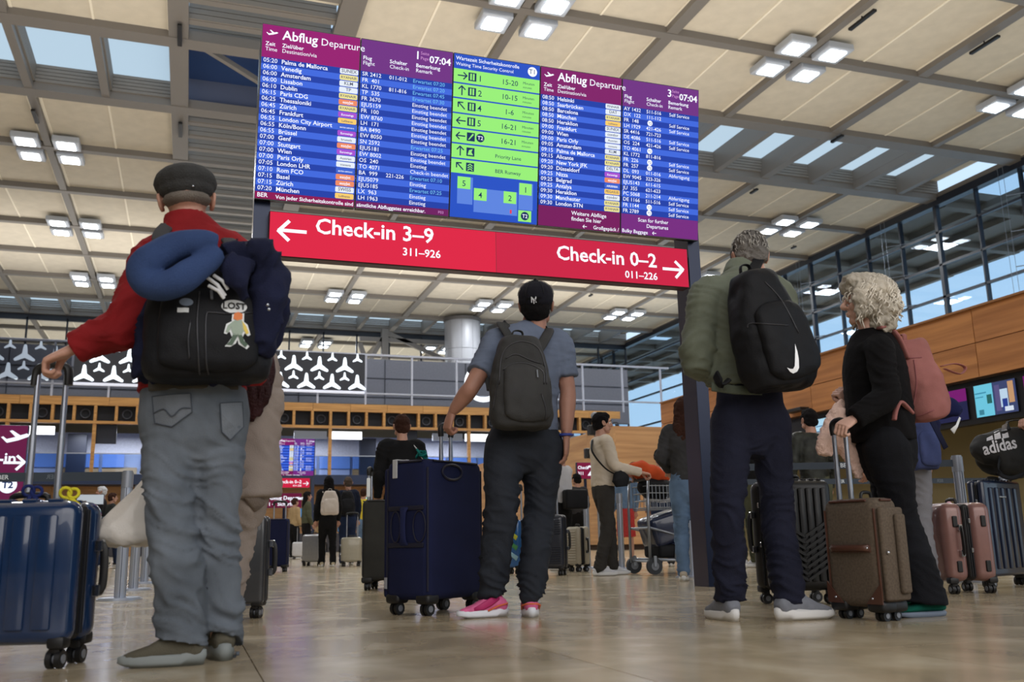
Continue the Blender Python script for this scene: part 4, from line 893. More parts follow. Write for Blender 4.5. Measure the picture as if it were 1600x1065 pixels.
def hard_case(name, label, C, alpha, LA, LB, H, col, ribs='v', group=None, handle=None, side='A', tilt=0, zipc=None, rough=.32, nr=7, hand_side='B', wr=.03, metal=0, coat=.4, ncol=None):
    """C: near ground corner; the LA face runs from it at angle alpha (degrees), the LB face at alpha-90. Local: x along A, y along B reversed (depth)"""
    a = math.radians(alpha); ua = Vector((math.cos(a), math.sin(a), 0)); ub = Vector((math.sin(a), -math.cos(a), 0))
    root = empty(name, (C[0], C[1], 0), label, 'suitcase', group); root.rotation_euler.z = a
    # local +x = along A, local -y = along B   (rotation by alpha: x->ua, y->-ub)
    z0 = wr*2+.015; shell = mat(label[:24]+'_shell', col, rough, metal, noise=.06, nscale=20, bump=.02, bscale=300, coat=coat) if not isinstance(col, bpy.types.Material) else col
    big = LA if side == 'A' else LB      # which face is the broad front
    th = LB if side == 'A' else LA
    def put(mb, name_, m, par=root, smooth=35): return mb.build(name_, m, par, smooth=smooth)
    # build in a frame u (broad) , v (thickness), z ; then swap if the broad face is B
    def fx(mb):
        if side == 'A': mb.v = [(u, -v, z) for u, v, z in mb.v]; mb.f = [f[::-1] for f in mb.f]
        else: mb.v = [(v, -u, z) for u, v, z in mb.v]
        return mb
    g = .012 if th < .2 else .021
    for k, (v0, v1, nm) in enumerate(((0, th/2-g, 'shell_half'), (th/2+g, th, 'shell_half'))):
        m = MB(); m.rbox((0, v0, z0), (big, v1, H), min(.055, (v1-v0)*.48), 4)
        o = put(fx(m), nm, shell)
        if ribs == 'v' or ribs == 'chev':
            y = v0 if k == 0 else v1
            for i in range(nr):
                u = big*(.1+.8*(i+.5)/nr); w = big*.8/nr*.36
                r_ = MB(); r_.rbox((u-w, y-.011 if k == 0 else y-.006, z0+.05), (u+w, y+.006 if k == 0 else y+.011, H-.05), .008, 2); put(fx(r_), 'rib', shell, o)
            if ribs == 'chev' and k == 0:
                for i in range(8):
                    c_ = MB(); zz = z0+.06+i*(H-z0)*.055; c_.bar((0.03, y-.012, zz+.1), (big/2, y-.012, zz), .014, .016); c_.bar((big/2, y-.012, zz), (big-.03, y-.012, zz+.1), .014, .016); put(fx(c_), 'chevron_rib', shell, o)
        elif ribs == 'h':
            y = v0 if k == 0 else v1
            for i in range(nr*2):
                if nr > 8 and .35 < i/(nr*2) < .62: continue
                z = z0+.05+(H-z0-.1)*(i+.5)/(nr*2); r_ = MB(); r_.rbox((.03, y-.006, z-.008), (big-.03, y+.006, z+.008), .004, 1); put(fx(r_), 'rib', shell, o)
        # ribs wrap over the top
        if ribs in ('v', 'chev'):
            for i in range(nr):
                u = big*(.1+.8*(i+.5)/nr); w = big*.8/nr*.3; r_ = MB(); r_.rbox((u-w, v0+.03, H-.006), (u+w, v1-.02, H+.006), .004, 1); put(fx(r_), 'rib', shell, o)
    b = MB().rbox((.012, th/2-g-.008, z0+.008), (big-.012, th/2+g+.008, H-.008), .03, 3); zb = put(fx(b), 'zip_band', zipc or RUB)
    zz = MB()
    for d in (-.007, .007): zz.rbox((.006, th/2+d-.002, z0+.03), (big-.006, th/2+d+.002, H-.03), .001, 1)
    put(fx(zz), 'zipper', mat('zip_charcoal', (44, 46, 52), .4, .4), zb)
    for zq in (.82, .5): 
        p_ = MB().rbox((-.004 if side == 'B' else big-.008, th/2-.012, H*zq-.03), (.006 if side == 'B' else big+.004, th/2+.004, H*zq), .003, 1); put(fx(p_), 'zip_pull', CHR, zb)
    # carry handles: top and side
    t_ = MB(); t_.loft(*crom([((big*.36, th*.5, H-.005), .01), ((big*.38, th*.5, H+.022), .011), ((big*.62, th*.5, H+.022), .011), ((big*.64, th*.5, H-.005), .01)], 4), ref=(0, 1, 0), n=8); put(fx(t_), 'top_handle', RUB)
    for e_, u in ((0, 0.0), (1, big)):
        sgn = -1 if e_ == 0 else 1
        h_ = MB(); h_.loft(*crom([((u, th*.72, H*.72), (.008, .014)), ((u+sgn*.03, th*.72, H*.70), (.008, .015)), ((u+sgn*.032, th*.72, H*.46), (.008, .015)), ((u, th*.72, H*.44), (.008, .014))], 4), ref=(0, 1, 0), n=10); s_ = put(fx(h_), 'side_handle', RUB)
        for zq in (.72, .44): q = MB().rbox((min(u, u+sgn*.03), th*.72-.014, H*zq-.02), (max(u, u+sgn*.03), th*.72+.014, H*zq+.02), .004, 1); put(fx(q), 'mount', CHR, s_)
    for u in (.01, big-.07):
        for v in (.005, th-.065): put(fx(MB().rbox((u, v, z0-.012), (u+.06, v+.06, z0+.03), .012, 2)), 'corner_guard', RUB)
    wp = [(.05, .045), (big-.05, .045), (.05, th-.045), (big-.05, th-.045)]
    wheels(root, [((u, -v) if side == 'A' else (v, -u)) for u, v in wp], wr)
    if handle:
        hh = empty('telescopic_handle', (0, 0, 0)); hh.parent = root; pw = handle.get('pw', big*.4); zt = handle['top']; vv = th*handle.get('v', .88)
        for sgn in (-1, 1):
            u = big/2+sgn*pw/2; l = handle.get('lean', 0)
            put(fx(MB().cyl((u, vv, H-.02), (u, vv+l*.5, H+(zt-H)*.5), .0125, 12)), 'tube', ALU, hh); put(fx(MB().cyl((u, vv+l*.48, H+(zt-H)*.48), (u, vv+l, zt-.02), .0105, 12)), 'inner_tube', ALU, hh)
        g_ = MB(); l = handle.get('lean', 0); u0, u1 = big/2-pw/2, big/2+pw/2
        g_.loft(*crom([((u0-.01, vv+l, zt-.06), (.018, .014)), ((u0-.004, vv+l, zt), (.018, .015)), ((u0+pw*.3, vv+l, zt+.016), (.018, .014)), ((u1-pw*.3, vv+l, zt+.016), (.018, .014)), ((u1+.004, vv+l, zt), (.018, .015)), ((u1+.01, vv+l, zt-.06), (.018, .014))], 5), ref=(0, 1, 0), n=12)
        put(fx(g_), 'grip', RUB, hh)
    return root, fx
def backpack(p, name, label, c, side, up, out, W, H, D, m, m2=None, taper=.72, pocket=True, straps=None, skew=0, loop=True, vx=.008, sag=.0, smat=None):
    """c centre; out = outward direction away from the back. Worn, so a thing of its own with its own parts"""
    z = Vector(up).normalized(); y = Vector(out); y = (y-z*y.dot(z)).normalized(); x = y.cross(z) if Vector(side).dot(y.cross(z)) > 0 else -(y.cross(z))
    M = Matrix(((x.x, y.x, z.x, c[0]), (x.y, y.y, z.y, c[1]), (x.z, y.z, z.z, c[2]), (0, 0, 0, 1)))
    root = empty(name, tuple(c), label, 'backpack', world=True)
    def put(mb, nm, mt, par=root, rm=None, fold=0.0):
        if rm:
            V, F, N = remesh(mb, rm, 3)
            if fold: V = V + N*(vnoise(V*11+4)*fold+vnoise(V*28+9)*fold*.5)[:, None]
            return Arr().add(V, F, 0, M).build(nm, mt, par)
        return Arr().add(mb.v, mb.f, 0, M).build(nm, mt, par)
    b = MB(); b.loft(*crom([((skew*1.0, -.0, H*.5), (W*.2, D*.16)), ((skew*.9, 0, H*.47), (W*.5*taper*.8, D*.34)), ((skew*.6, .005, H*.34), (W*.5*taper*1.05, D*.43)), ((0, sag*.5, 0), (W*.49, D*.5)), ((-skew*.5, sag, -H*.34), (W*.5, D*.52)), ((-skew*.7, sag, -H*.47), (W*.46, D*.42)), ((-skew*.7, sag, -H*.5), (W*.3, D*.25))], 5), ref=(1, 0, 0), n=28, power=2.7)
    body = put(b, 'main_body', m, rm=vx, fold=.008)
    if pocket:
        q = MB(); q.loft(*crom([((skew*.2, D*.36, H*.16), (W*.2, D*.1)), ((skew*.1, D*.42, H*.1), (W*.36, D*.17)), ((-skew*.3, D*.46+sag, -H*.2), (W*.4, D*.2)), ((-skew*.5, D*.44+sag, -H*.38), (W*.38, D*.18)), ((-skew*.6, D*.38+sag, -H*.43), (W*.26, D*.1))], 5), ref=(1, 0, 0), n=24, power=2.6)
        put(q, 'front_pocket', m2 or m, rm=vx, fold=.006)
    if loop: l_ = MB(); l_.loft(*crom([((skew-.03, -.02, H*.46), (.012, .004)), ((skew-.025, -.01, H*.56), (.012, .004)), ((skew+.025, -.01, H*.56), (.012, .004)), ((skew+.03, -.02, H*.46), (.012, .004))], 4), ref=(0, 1, 0), n=8); put(l_, 'grab_loop', smat or m)
    for st in (straps or []):     # straps come in world coordinates
        s_ = MB(); a, b_ = crom([(q, (st.get('w', .028), .008)) for q in st['pts']], 6); s_.loft(a, b_, ref=st.get('ref', x), n=10, power=3); Arr().add(s_.v, s_.f).build('strap', smat or m, root)
    return root, put, M
# ================================================================ people near the camera
from mathutils.bvhtree import BVHTree
def world_bvh(objs):
    V = []; F = []
    for o in objs:
        off = o['_off'] if '_off' in o else (0, 0, 0); k = len(V)
        V += [(v.co.x+off[0], v.co.y+off[1], v.co.z+off[2]) for v in o.data.vertices]; F += [tuple(i+k for i in p.vertices) for p in o.data.polygons]
    return BVHTree.FromPolygons(V, F)
def stick(mb, targets, name, m, parent, d=(0, 1, 0), off=.003):     # lay a thin print on a surface
    t = world_bvh(targets); d = Vector(d).normalized(); ys = []
    for i, v in enumerate(mb.v):
        h = t.ray_cast(Vector(v)-d*1.0, d, 2.0)[0]; ys.append(h)
    ok = [h for h in ys if h is not None]
    if not ok: return None
    for i, h in enumerate(ys):
        if h is not None: mb.v[i] = tuple(h-d*off)
        else: mb.v[i] = tuple(Vector(mb.v[i]) + d*(ok[0]-Vector(mb.v[i])).dot(d)-d*off)
    return mb.build(name, m, parent)
def tri(mb):      # split faces finely enough to drape
    bm = bmesh.new(); vs = [bm.verts.new(v) for v in mb.v]
    for f in mb.f:
        try: bm.faces.new([vs[i] for i in f])
        except ValueError: pass
    bmesh.ops.triangulate(bm, faces=bm.faces[:]); 
    for _ in range(1): bmesh.ops.subdivide_edges(bm, edges=[e for e in bm.edges if e.calc_length() > .02], cuts=2, use_grid_fill=False)
    bmesh.ops.triangulate(bm, faces=bm.faces[:]); bm.verts.index_update(); r = MB(); r.add([v.co[:] for v in bm.verts], [[v.index for v in f.verts] for f in bm.faces]); bm.free(); return r
def poly(pts, c, s=1.0, y=None, rot=0):       # outline in the XZ plane round c
    a = math.radians(rot); ca, sa = math.cos(a), math.sin(a)
    return MB().add([(c[0]+(x*ca-z*sa)*s, c[1], c[2]+(x*sa+z*ca)*s) for x, z in pts], [tuple(range(len(pts)))])
def words(s, c, size, bold=.01, rot=0, shear=1):
    t = text_mb([(s, 0, 0, size, bold, 'CENTER')]); a = math.radians(rot); ca, sa = math.cos(a), math.sin(a)
    t.v = [(c[0]+x*ca-z*sa, c[1], c[2]+x*sa+z*ca) for x, y, z in t.v]; return t
ell = lambda rx, rz, n=20: [(rx*math.cos(2*PI*i/n), rz*math.sin(2*PI*i/n)) for i in range(n)]
V3 = Vector
def hitpt(px, py, targets):     # point of a surface seen at a pixel of the photograph
    t = targets if isinstance(targets, BVHTree) else world_bvh(targets); d = (CF + (px-800)/FPX*CR - (py-532.5)/FPX*CU).normalized()
    return t.ray_cast(V3((0, 0, CAMZ)), d)[0]
def seam(targets, pts, r, m, name='zipper', off=.002):
    t = world_bvh(targets); P = [hitpt(x, y, t) for x, y in pts]; P = [p for p in P if p]
    if len(P) < 2: return
    q = crom([(p, r) for p in P], 4)[0]; q2 = []
    for p in q:
        d = (p-V3((0, 0, CAMZ))).normalized(); h = t.ray_cast(V3((0, 0, CAMZ)), d)[0]; q2.append((h or p)-d*off)
    return MB().loft(q2, r, ref=(0, 1, 0), n=6).build(name, m, targets[0], smooth=True)
def into(root, mb): mb.xf((Matrix.Translation(root.location) @ root.rotation_euler.to_matrix().to_4x4()).inverted()); return mb
# ---- man in the red jacket
RED = cloth('red_jacket_cloth', (132, 30, 34), .22, bump=.25); JEAN = cloth('faded_denim', (100, 107, 116), .3, nscale=5, bump=.3, bscale=350); 
_j = JEAN.node_tree.nodes; 
NAVYC = cloth('navy_cloth', (26, 30, 54), .2); BLKC = cloth('black_nylon', (22, 23, 27), .2, bump=.2, rough=.6)
Y = 3.5
p1 = dict(label='man in red jacket, grey flat cap and faded jeans seen from behind', side=(1, 0, 0), vx=.0085, s=1.04,
    head=at(292, 316, 3.53), neck=at(293, 350, 3.52), sh=(at(243, 403, 3.5), at(360, 399, 3.5)), el=(at(197, 508, 3.42), at(398, 520, 3.45)), wr=(at(113, 546, 3.46), at(390, 590, 3.36)),
    hip=(at(264, 650, 3.5), at(338, 650, 3.5)), kn=(at(267, 815, 3.46), at(338, 812, 3.52)), an=(at(284, 985, 3.45), at(343, 983, 3.55)), waist=at(300, 600, 3.5), hem=at(300, 612, 3.5), hs=1.08, skin=SKIN,
    hands=(('grip', (-.9, .1, -.45), (-.5, -.15, .85)), 0),
    legs=dict(m=JEAN, name='jeans', r=(.098, .08, .08), hipr=(.192, .135), cuff=1.15, kf=.022, k=62, end=.075), top=dict(m=RED, name='jacket', chest=(.2, .13), hemr=(.185, .13), arm=(.082, .07, .055), fold=.022, k=48, neck=.08, collar=.3))
person(p1); R1 = p1['root']
put_shoe(R1, (p1['an'][0].x+.0, 3.44), 172, 'sneaker', cloth('olive_knit', (92, 88, 76), .1), mat('sole_grey', (132, 138, 138), .7), .92)
put_shoe(R1, (p1['an'][1].x+.01, 3.575), 96, 'sneaker', MATS['olive_knit'], MATS['sole_grey'], 1.06)
CAPG = cloth('charcoal_felt', (62, 62, 62), .25, bump=.5, bscale=150)
m = MB(); m.ball((0, -.005, .062), (.103, .128, .06)); m.ball((0, .045, .05), (.09, .09, .04)); m.ball((0, -.03, .03), (.088, .09, .045)); V, F, N = remesh(m, .006, 3)
cp = Arr().add(V, F, 0, p1['hm']).build('flat_cap', CAPG, R1)
part_head(p1, 'cap_stud', MB().ball((.02, -.112, .015), .004), CHR, cp)
hr = MB(); hr.ball((0, -.036, -.006), (.077, .071, .03)); part_head(p1, 'hair', hr, cloth('grey_hair', (120, 112, 104), .3, bump=.8))
# jeans pockets
dn = cloth('denim_seam', (74, 80, 90), .1); jo = [o for o in R1.children if o.name.startswith('jeans')]
for pts, nm in (([(236, 612), (298, 610), (300, 640), (268, 662), (240, 655)], 'back_pocket'), ([(345, 625), (382, 620), (384, 660), (362, 682), (348, 670)], 'back_pocket')):
    q = [at(x, y, 3.3) for x, y in pts]; mb = tri(MB().add(q, [tuple(range(len(q)))[::-1]])); stick(mb, jo, nm, cloth('pocket_denim', (110, 116, 124), .2), jo[0], off=.005)
    for a, b in zip(q, q[1:]+q[:1]):
        l = MB(); l.v = []; 
        ln = [a.lerp(b, i/8) for i in range(9)]; t = world_bvh(jo); ln = [(t.ray_cast(x-V3((0, .5, 0)), V3((0, 1, 0)))[0] or x)-V3((0, .006, 0)) for x in ln]
        l.loft(ln, .0018, ref=(0, 1, 0), n=5); l.build('stitching', dn, jo[0])
q = [at(x, y, 3.3) for x, y in ((238, 640), (255, 634), (268, 646), (283, 634), (298, 634))]; t = world_bvh(jo)
l = MB(); l.loft([(t.ray_cast(x-V3((0, .5, 0)), V3((0, 1, 0)))[0] or x)-V3((0, .008, 0)) for x in crom([(x, .01) for x in q], 4)[0]], .002, ref=(0, 1, 0), n=5); l.build('arc_stitching', dn, jo[0])
m = MB(); m.loft([at(232, 602, 3.4), at(300, 598, 3.36), at(372, 600, 3.4)], (.004, .02), ref=(0, 1, 0), n=8); m.build('belt', mat('belt_brown', (52, 46, 36), .6), R1)
# backpack, pillow, draped jacket
c = at(326, 497, 3.30)
st = [dict(pts=[at(262, 352, 3.47), at(250, 372, 3.38), at(262, 420, 3.3)]), dict(pts=[at(352, 372, 3.45), at(362, 385, 3.36), at(352, 430, 3.28)])]
bp, put, M = backpack(p1, 'backpack', 'large black backpack with white stickers worn by the man in red', c, (1, 0, 0), (-.02, .03, 1), (0, -1, 0), .42, .45, .2, BLKC, taper=.8, straps=st, smat=cloth('grey_webbing', (66, 66, 68), .1))
tg = [o for o in bp.children if o.type == 'MESH' and ('main_body' in o.name or 'pocket' in o.name)]
WS = mat('sticker_white', (226, 230, 232), .4); 
def sticker(mb, m_, nm='sticker', o_=.003): return stick(tri(mb), tg, nm, m_, bp, off=o_)
a = hitpt(366, 479, tg)-V3((0, .02, 0)); sticker(poly(ell(.042, .024), a), WS); stick(words('LOST', a+V3((0, 0, -.009)), .032, .03), tg, 'sticker_lettering', mat('ink_black', (24, 24, 26), .6), bp, off=.006)
a = hitpt(371, 515, tg)-V3((0, .02, 0)); fg = {'green': (74, 96, 78), 'mottle': (150, 166, 150), 'orange': (222, 120, 50), 'yellow': (226, 196, 80)}
FIG = [([(-.012, .03), (.012, .034), (.02, .0), (.012, -.018), (-.012, -.018), (-.02, .0)], 'mottle'), ([(-.012, -.014), (.004, -.016), (-.008, -.04), (-.014, -.052), (-.032, -.052), (-.022, -.04)], 'green'), ([(.0, -.014), (.014, -.016), (.022, -.036), (.034, -.046), (.026, -.056), (.01, -.042)], 'green'),
       ([(-.012, .03), (-.03, .012), (-.036, -.01), (-.028, -.012), (-.02, .006), (-.01, .014)], 'mottle'), ([(.012, .032), (.026, .014), (.036, -.008), (.028, -.014), (.016, .006)], 'yellow'), ([(-.014, .036), (-.012, .054), (.0, .06), (.014, .054), (.014, .036), (.0, .03)], 'orange')]
for q, c_ in FIG:
    cx, cz = sum(x for x, z in q)/len(q), sum(z for x, z in q)/len(q); big = [(x+(.005 if x > cx else -.005), z+(.005 if z > cz else -.005)) for x, z in q]
    sticker(poly(big, a, 1.05), WS); stick(tri(poly(q, a, 1.05)), tg, 'sticker_print', mat('sticker_'+c_, fg[c_], .5), bp, off=.006)
sticker(poly(ell(.022, .014), at(291, 474, 3.2)), mat('patch_blue_grey', (120, 132, 150), .6), 'patch')
for dx in (-1, 1): sticker(poly([(-.009, -.008), (.009, -.008), (.009, .008), (-.009, .008)], at(286+dx*4.5, 487, 3.2)), WS, 'patch')
for pts in ([(322, 432), (352, 462)], [(334, 430), (356, 452)], [(326, 446), (350, 466)]):
    l = MB(); q = [at(*pts[0], 3.14), at((pts[0][0]+pts[1][0])/2+3, (pts[0][1]+pts[1][1])/2-2, 3.13), at(*pts[1], 3.14)]; l.loft(q, .006, ref=(0, 1, 0), n=8); l.build('carabiner', mat('white_plastic', (220, 222, 226), .3), bp)
ZD = mat('zip_dark', (58, 58, 62), .35, .4)
for q in ([(312, 455), (308, 500), (310, 560), (312, 585)], [(352, 490), (330, 488), (322, 495), (322, 560), (326, 585)], [(352, 490), (395, 488)], [(298, 500), (294, 530), (296, 560)]): seam(tg, q, .003, ZD)
MB().loft([hitpt(330, 455, tg)-V3((0, .01, 0)), hitpt(331, 468, tg)-V3((0, .012, 0))], .005, ref=(0, 1, 0), n=6).build('zip_pull', GREYP, tg[0])
PIL = cloth('blue_plush', (58, 78, 122), .15, bump=.7, bscale=400)
m = MB(); Yp = 3.12
limb(m, [(at(340, 380, Yp), .03), (at(316, 377, Yp), .04), (at(270, 386, Yp+.01), .047), (at(232, 408, Yp), .054), (at(222, 425, Yp), .05), (at(240, 447, Yp), .05), (at(277, 441, Yp-.03), .05), (at(312, 417, Yp-.02), .045), (at(340, 394, Yp), .03)], ref=(0, 1, 0), n=18)
V, F, N = remesh(m, .007, 2); V = V+N*(vnoise(V*14)*.006)[:, None]; nb = Arr().add(V, F); npi = nb.build('neck_pillow', PIL, None, tuple(at(275, 415, Yp))); npi.location = at(275, 415, Yp)
tag(npi, 'puffy blue neck pillow hung on top of the black backpack', 'pillow')
m = MB()
for path in ([(350, 400, 3.2, .05), (385, 392, 3.2, .06), (415, 415, 3.22, .065), (424, 450, 3.24, .05)], [(375, 405, 3.15, .05), (372, 440, 3.12, .045), (385, 470, 3.14, .02)], [(420, 430, 3.22, .06), (418, 475, 3.2, .06), (412, 520, 3.22, .055), (415, 552, 3.25, .03)], [(425, 445, 3.3, .045), (420, 500, 3.33, .05), (400, 570, 3.4, .05)],
             [(262, 450, 3.3, .05), (238, 490, 3.34, .04), (232, 540, 3.36, .04), (222, 590, 3.38, .03)], [(240, 480, 3.4, .05), (240, 560, 3.42, .06), (230, 596, 3.42, .035)], [(235, 590, 3.4, .025), (300, 588, 3.36, .03), (390, 590, 3.38, .03)]):
    limb(m, [(at(x, y, yy), (r, r*.75)) for x, y, yy, r in path], ref=(1, 0, 0), n=14)
V, F, N = remesh(m, .009, 3); A_ = V@np.array([[1, 0, .5], [0, 1, 0], [-.5, 0, 1]]); V = V+N*(vnoise(V*10)*.012+((1-np.abs(vnoise(A_*np.array([22, 16, 8]))))**3-.3)*.022)[:, None]
dj = Arr().add(V, F); o = dj.build('draped_jacket', NAVYC, None, tuple(at(320, 500, 3.3))); o.location = at(320, 500, 3.3); o['_off'] = list(at(320, 500, 3.3)); tag(o, 'dark navy jacket draped round the black backpack with blue pillow', 'jacket')
for x, y in ((418, 476), (420, 483)): q = MB().ball(at(x, y, 3.13), .006); q.build('snap_button', CHR, o)
# hard blue case
C1, fx1 = hard_case('hard_suitcase', 'glossy dark blue hard-shell suitcase cut off by the left edge', (-.36, 3.5), 161, .44, .24, .55, (22, 46, 82), 'v', nr=4, handle=dict(top=at(115, 566, 3.6).z, pw=.105, v=.85, lean=.0), rough=.2, coat=.6)
for (px, py, c, lb, nm) in ((108, 775, (206, 196, 50), 'yellow ribbon tied to the blue hard suitcase handle', 'ribbon'), (50, 772, (30, 40, 90), 'dark blue luggage tag strap on top of the blue hard suitcase', 'luggage_tag')):
    b = at(px, py, 3.62); m = MB(); mm = cloth(nm+'_cloth'+str(px), c, .1)
    m.torus(b+V3((-.012, 0, .012)), .018, .006, (0, 1, .3), 12, 6).torus(b+V3((.014, 0, .01)), .017, .006, (0, 1, -.3), 12, 6); m.loft([b, b+V3((.02, -.02, -.02)), b+V3((.035, -.03, -.03))], (.009, .003), ref=(1, 0, 0), n=6); m.loft([b, b+V3((-.01, -.02, -.025))], (.008, .003), ref=(1, 0, 0), n=6)
    o = m.build(nm, mm, None, smooth=True); tag(o, lb, nm.replace('_', ' '))
# ---- woman in the beige sweatshirt behind him
BEI = cloth('beige_fleece', (150, 138, 130), .1, bump=.3); HRED = cloth('dark_red_hair', (48, 22, 24), .35, bump=.9, bscale=90, rough=.5)
Y = 4.15
p2 = dict(label='woman in beige sweatshirt and trousers with dark red hair behind the man in red', side=(.9, -.3, 0), vx=.012, s=.97, head=at(383, 480, Y), neck=at(381, 520, Y), sh=(at(340, 560, Y+.05), at(406, 560, Y-.05)), el=(at(340, 640, Y+.1), at(420, 640, Y-.05)), wr=(at(358, 650, Y+.3), at(393, 700, Y+.2)),
    hip=(at(345, 765, Y), at(376, 765, Y)), kn=(at(334, 860, Y), at(364, 860, Y)), an=(at(318, 960, Y+.05), at(346, 958, Y)), hem=at(380, 780, Y-.03), waist=at(373, 740, Y), skin=SKIN3,
    legs=dict(m=BEI, r=(.1, .08, .07), hipr=(.17, .13), end=.04), top=dict(m=BEI, name='sweatshirt', chest=(.18, .13), hemr=(.165, .14), arm=(.068, .066, .05), fold=.02, k=30),
    hair=dict(style='long', m=HRED, len=.4, strands=0, amp=.01), hands=(0, 0))
person(p2); R2 = p2['root']
m = MB(); limb(m, [(at(390, 520, Y-.15), (.08, .05)), (at(400, 580, Y-.17), (.08, .045)), (at(396, 625, Y-.18), (.06, .035)), (at(386, 655, Y-.18), (.02, .015))]); V, F, N = remesh(m, .008, 2); V = V+N*(vnoise(V*np.array([90, 90, 10]))*.01)[:, None]
Arr().add(V, F).build('hair_length', HRED, R2)
m = MB(); m.loft([at(346, 735, Y-.17), at(368, 745, Y-.175), at(388, 768, Y-.17), at(406, 792, Y-.12)], (.012, .03), ref=(0, 1, 0), n=10); m.build('ribbed_hem', cloth('beige_rib', (138, 126, 118), .1, bump=.6), R2, smooth=True)
put_shoe(R2, (p2['an'][1].x, Y), 80, 'sneaker', mat('shoe_pale', (190, 186, 180), .7), mat('sole_white', (220, 220, 220), .6), .9)
hard_case('hard_suitcase', 'dark grey suitcase with purple piping beside the beige woman', (.405, 5.4), 160, .3, .13, .55, (54, 56, 60), 'p', zipc=mat('black_zip', (12, 12, 14), .5), handle=None)
# plastic bag
m = MB(); y0 = 3.75; n = 22; rings = []
for k, (px, py, r) in enumerate(((232, 745, .01), (222, 770, .04), (208, 800, .085), (200, 825, .12), (199, 838, .13), (203, 848, .12), (206, 852, .05))):
    c = at(px, py, y0); rings.append([(c.x+r*(1.0+.1*math.sin(3*a+k))*math.cos(a), c.y+r*.6*(1+.15*math.sin(5*a+k*2))*math.sin(a), c.z+.008*math.sin(4*a+k)) for a in [2*PI*i/n for i in range(n)]])
m.add([p for r in rings for p in r], [(k*n+i, k*n+(i+1) % n, (k+1)*n+(i+1) % n, (k+1)*n+i) for k in range(len(rings)-1) for i in range(n)]+[tuple(range((len(rings)-1)*n, len(rings)*n))])
o = m.build('plastic_bag', mat('white_polythene', (214, 208, 200), .35, bump=.8, bscale=14), None, smooth=True); tag(o, 'white plastic bag hanging beside the faded jeans', 'bag')
# ---- man in the grey T-shirt
TEE = cloth('grey_marl', (104, 114, 134), .12, bump=.3, bscale=500); TRS = cloth('charcoal_trousers', (38, 42, 50), .2, bump=.3, rough=.75)
Y = 4.8
p3 = dict(label='man in grey T-shirt, black cap and pink trainers looking up at the board', side=(1, -.08, 0), vx=.009, s=1.0, ar=1.22, head=at(838, 478, 4.78), hup=(.12, -.32, 1), hside=(.9, -.4, 0), neck=at(829, 510, 4.82), sh=(at(776, 535, 4.8), at(872, 537, 4.78)), el=(at(737, 604, 4.72), at(887, 610, 4.76)), wr=(at(706, 645, 4.82), at(885, 685, 4.72)),
    hip=(at(788, 690, 4.8), at(850, 692, 4.8)), kn=(at(782, 800, 4.76), at(842, 800, 4.82)), an=(at(768, 925, 4.8), at(831, 922, 4.68)), waist=at(818, 662, 4.8), hem=at(820, 672, 4.8), skin=SKIN2,
    hands=(('grip', (-.25, .1, -.8), (-.9, -.3, .35)), ('relax', (0, .1, -1), (.85, -.5, 0))), hs=1.08,
    legs=dict(m=TRS, r=(.108, .092, .07), hipr=(.198, .135), cuff=.78, end=.1, kf=.02, k=60), top=dict(m=TEE, name='t_shirt', chest=(.195, .13), hemr=(.182, .13), arm=(.078, .07, .05), sleeve=.36, fold=.016, k=36, neck=.065),
    hair=dict(style='short', m=cloth('black_hair', (18, 16, 18), .3, bump=.9), strands=0, amp=.004))
person(p3); R3 = p3['root']
CAPB = cloth('black_cotton', (26, 26, 34), .15)
m = MB(); m.ball((0, -.012, .052), (.094, .112, .082)); m.ball((0, -.03, .03), (.092, .09, .055)); V, F, N = remesh(m, .006, 2); 
V = V[:]; cp = Arr().add(V, F, 0, p3['hm']).build('baseball_cap', CAPB, R3)
m = MB(); m.ball((0, .12, .03), (.07, .07, .008)); part_head(p3, 'cap_peak', m, CAPB, cp)
m = MB(); m.ball((0, -.02, .136), .008); part_head(p3, 'cap_button', m, CAPB, cp)
for k in range(6):
    a = k*PI/3; m = MB(); m.loft([(.095*math.sin(t)*math.cos(a), -.012+.113*math.sin(t)*math.sin(a), .052+.0835*math.cos(t)) for t in np.linspace(.05, 1.5, 8)], .0016, ref=(0, 0, 1), n=5); part_head(p3, 'cap_seam', m, mat('seam_dark', (14, 14, 18), .8), cp)
for s_ in ('N', 'Y'):
    t = text_mb([(s_, 0, 0, .042, .02, 'CENTER')]); t.v = [(v[0], -.128, v[2]+(.018 if s_ == 'N' else .012)) for v in t.v]; hm = p3['hm']
    t.v = [tuple(hm @ V3((v[0]-.005, v[1], v[2]))) for v in t.v]; stick(t, [cp], 'cap_lettering', mat('thread_white', (220, 222, 228), .6), cp, d=tuple((hm.to_3x3() @ V3((0, 1, 0))).normalized()), off=.003)
PK = mat('shoe_pink', (214, 100, 150), .7, noise=.15, nscale=30); OR_ = mat('shoe_orange', (216, 106, 62), .6); MAG = mat('shoe_magenta', (176, 34, 100), .6); WHS = mat('sole_bright', (222, 226, 236), .5)
put_shoe(R3, (p3['an'][0].x+.005, 4.79), 184, 'sneaker', PK, WHS, .94, accents=dict(band=OR_, flash=MAG, laces=mat('lace_pink', (235, 170, 200), .7)))
put_shoe(R3, (p3['an'][1].x+.0, 4.7), 74, 'sneaker', PK, WHS, .94, accents=dict(band=OR_, flash=MAG, laces=MATS['lace_pink']))
for i in (0, 1): m = MB(); a = p3['an'][i]; limb(m, [(V3((a.x, a.y, .07)), .042), (V3((a.x, a.y, .13)), .04)]); m.build('sock', mat('sock_grey', (170, 182, 190), .9), R3, smooth=True)
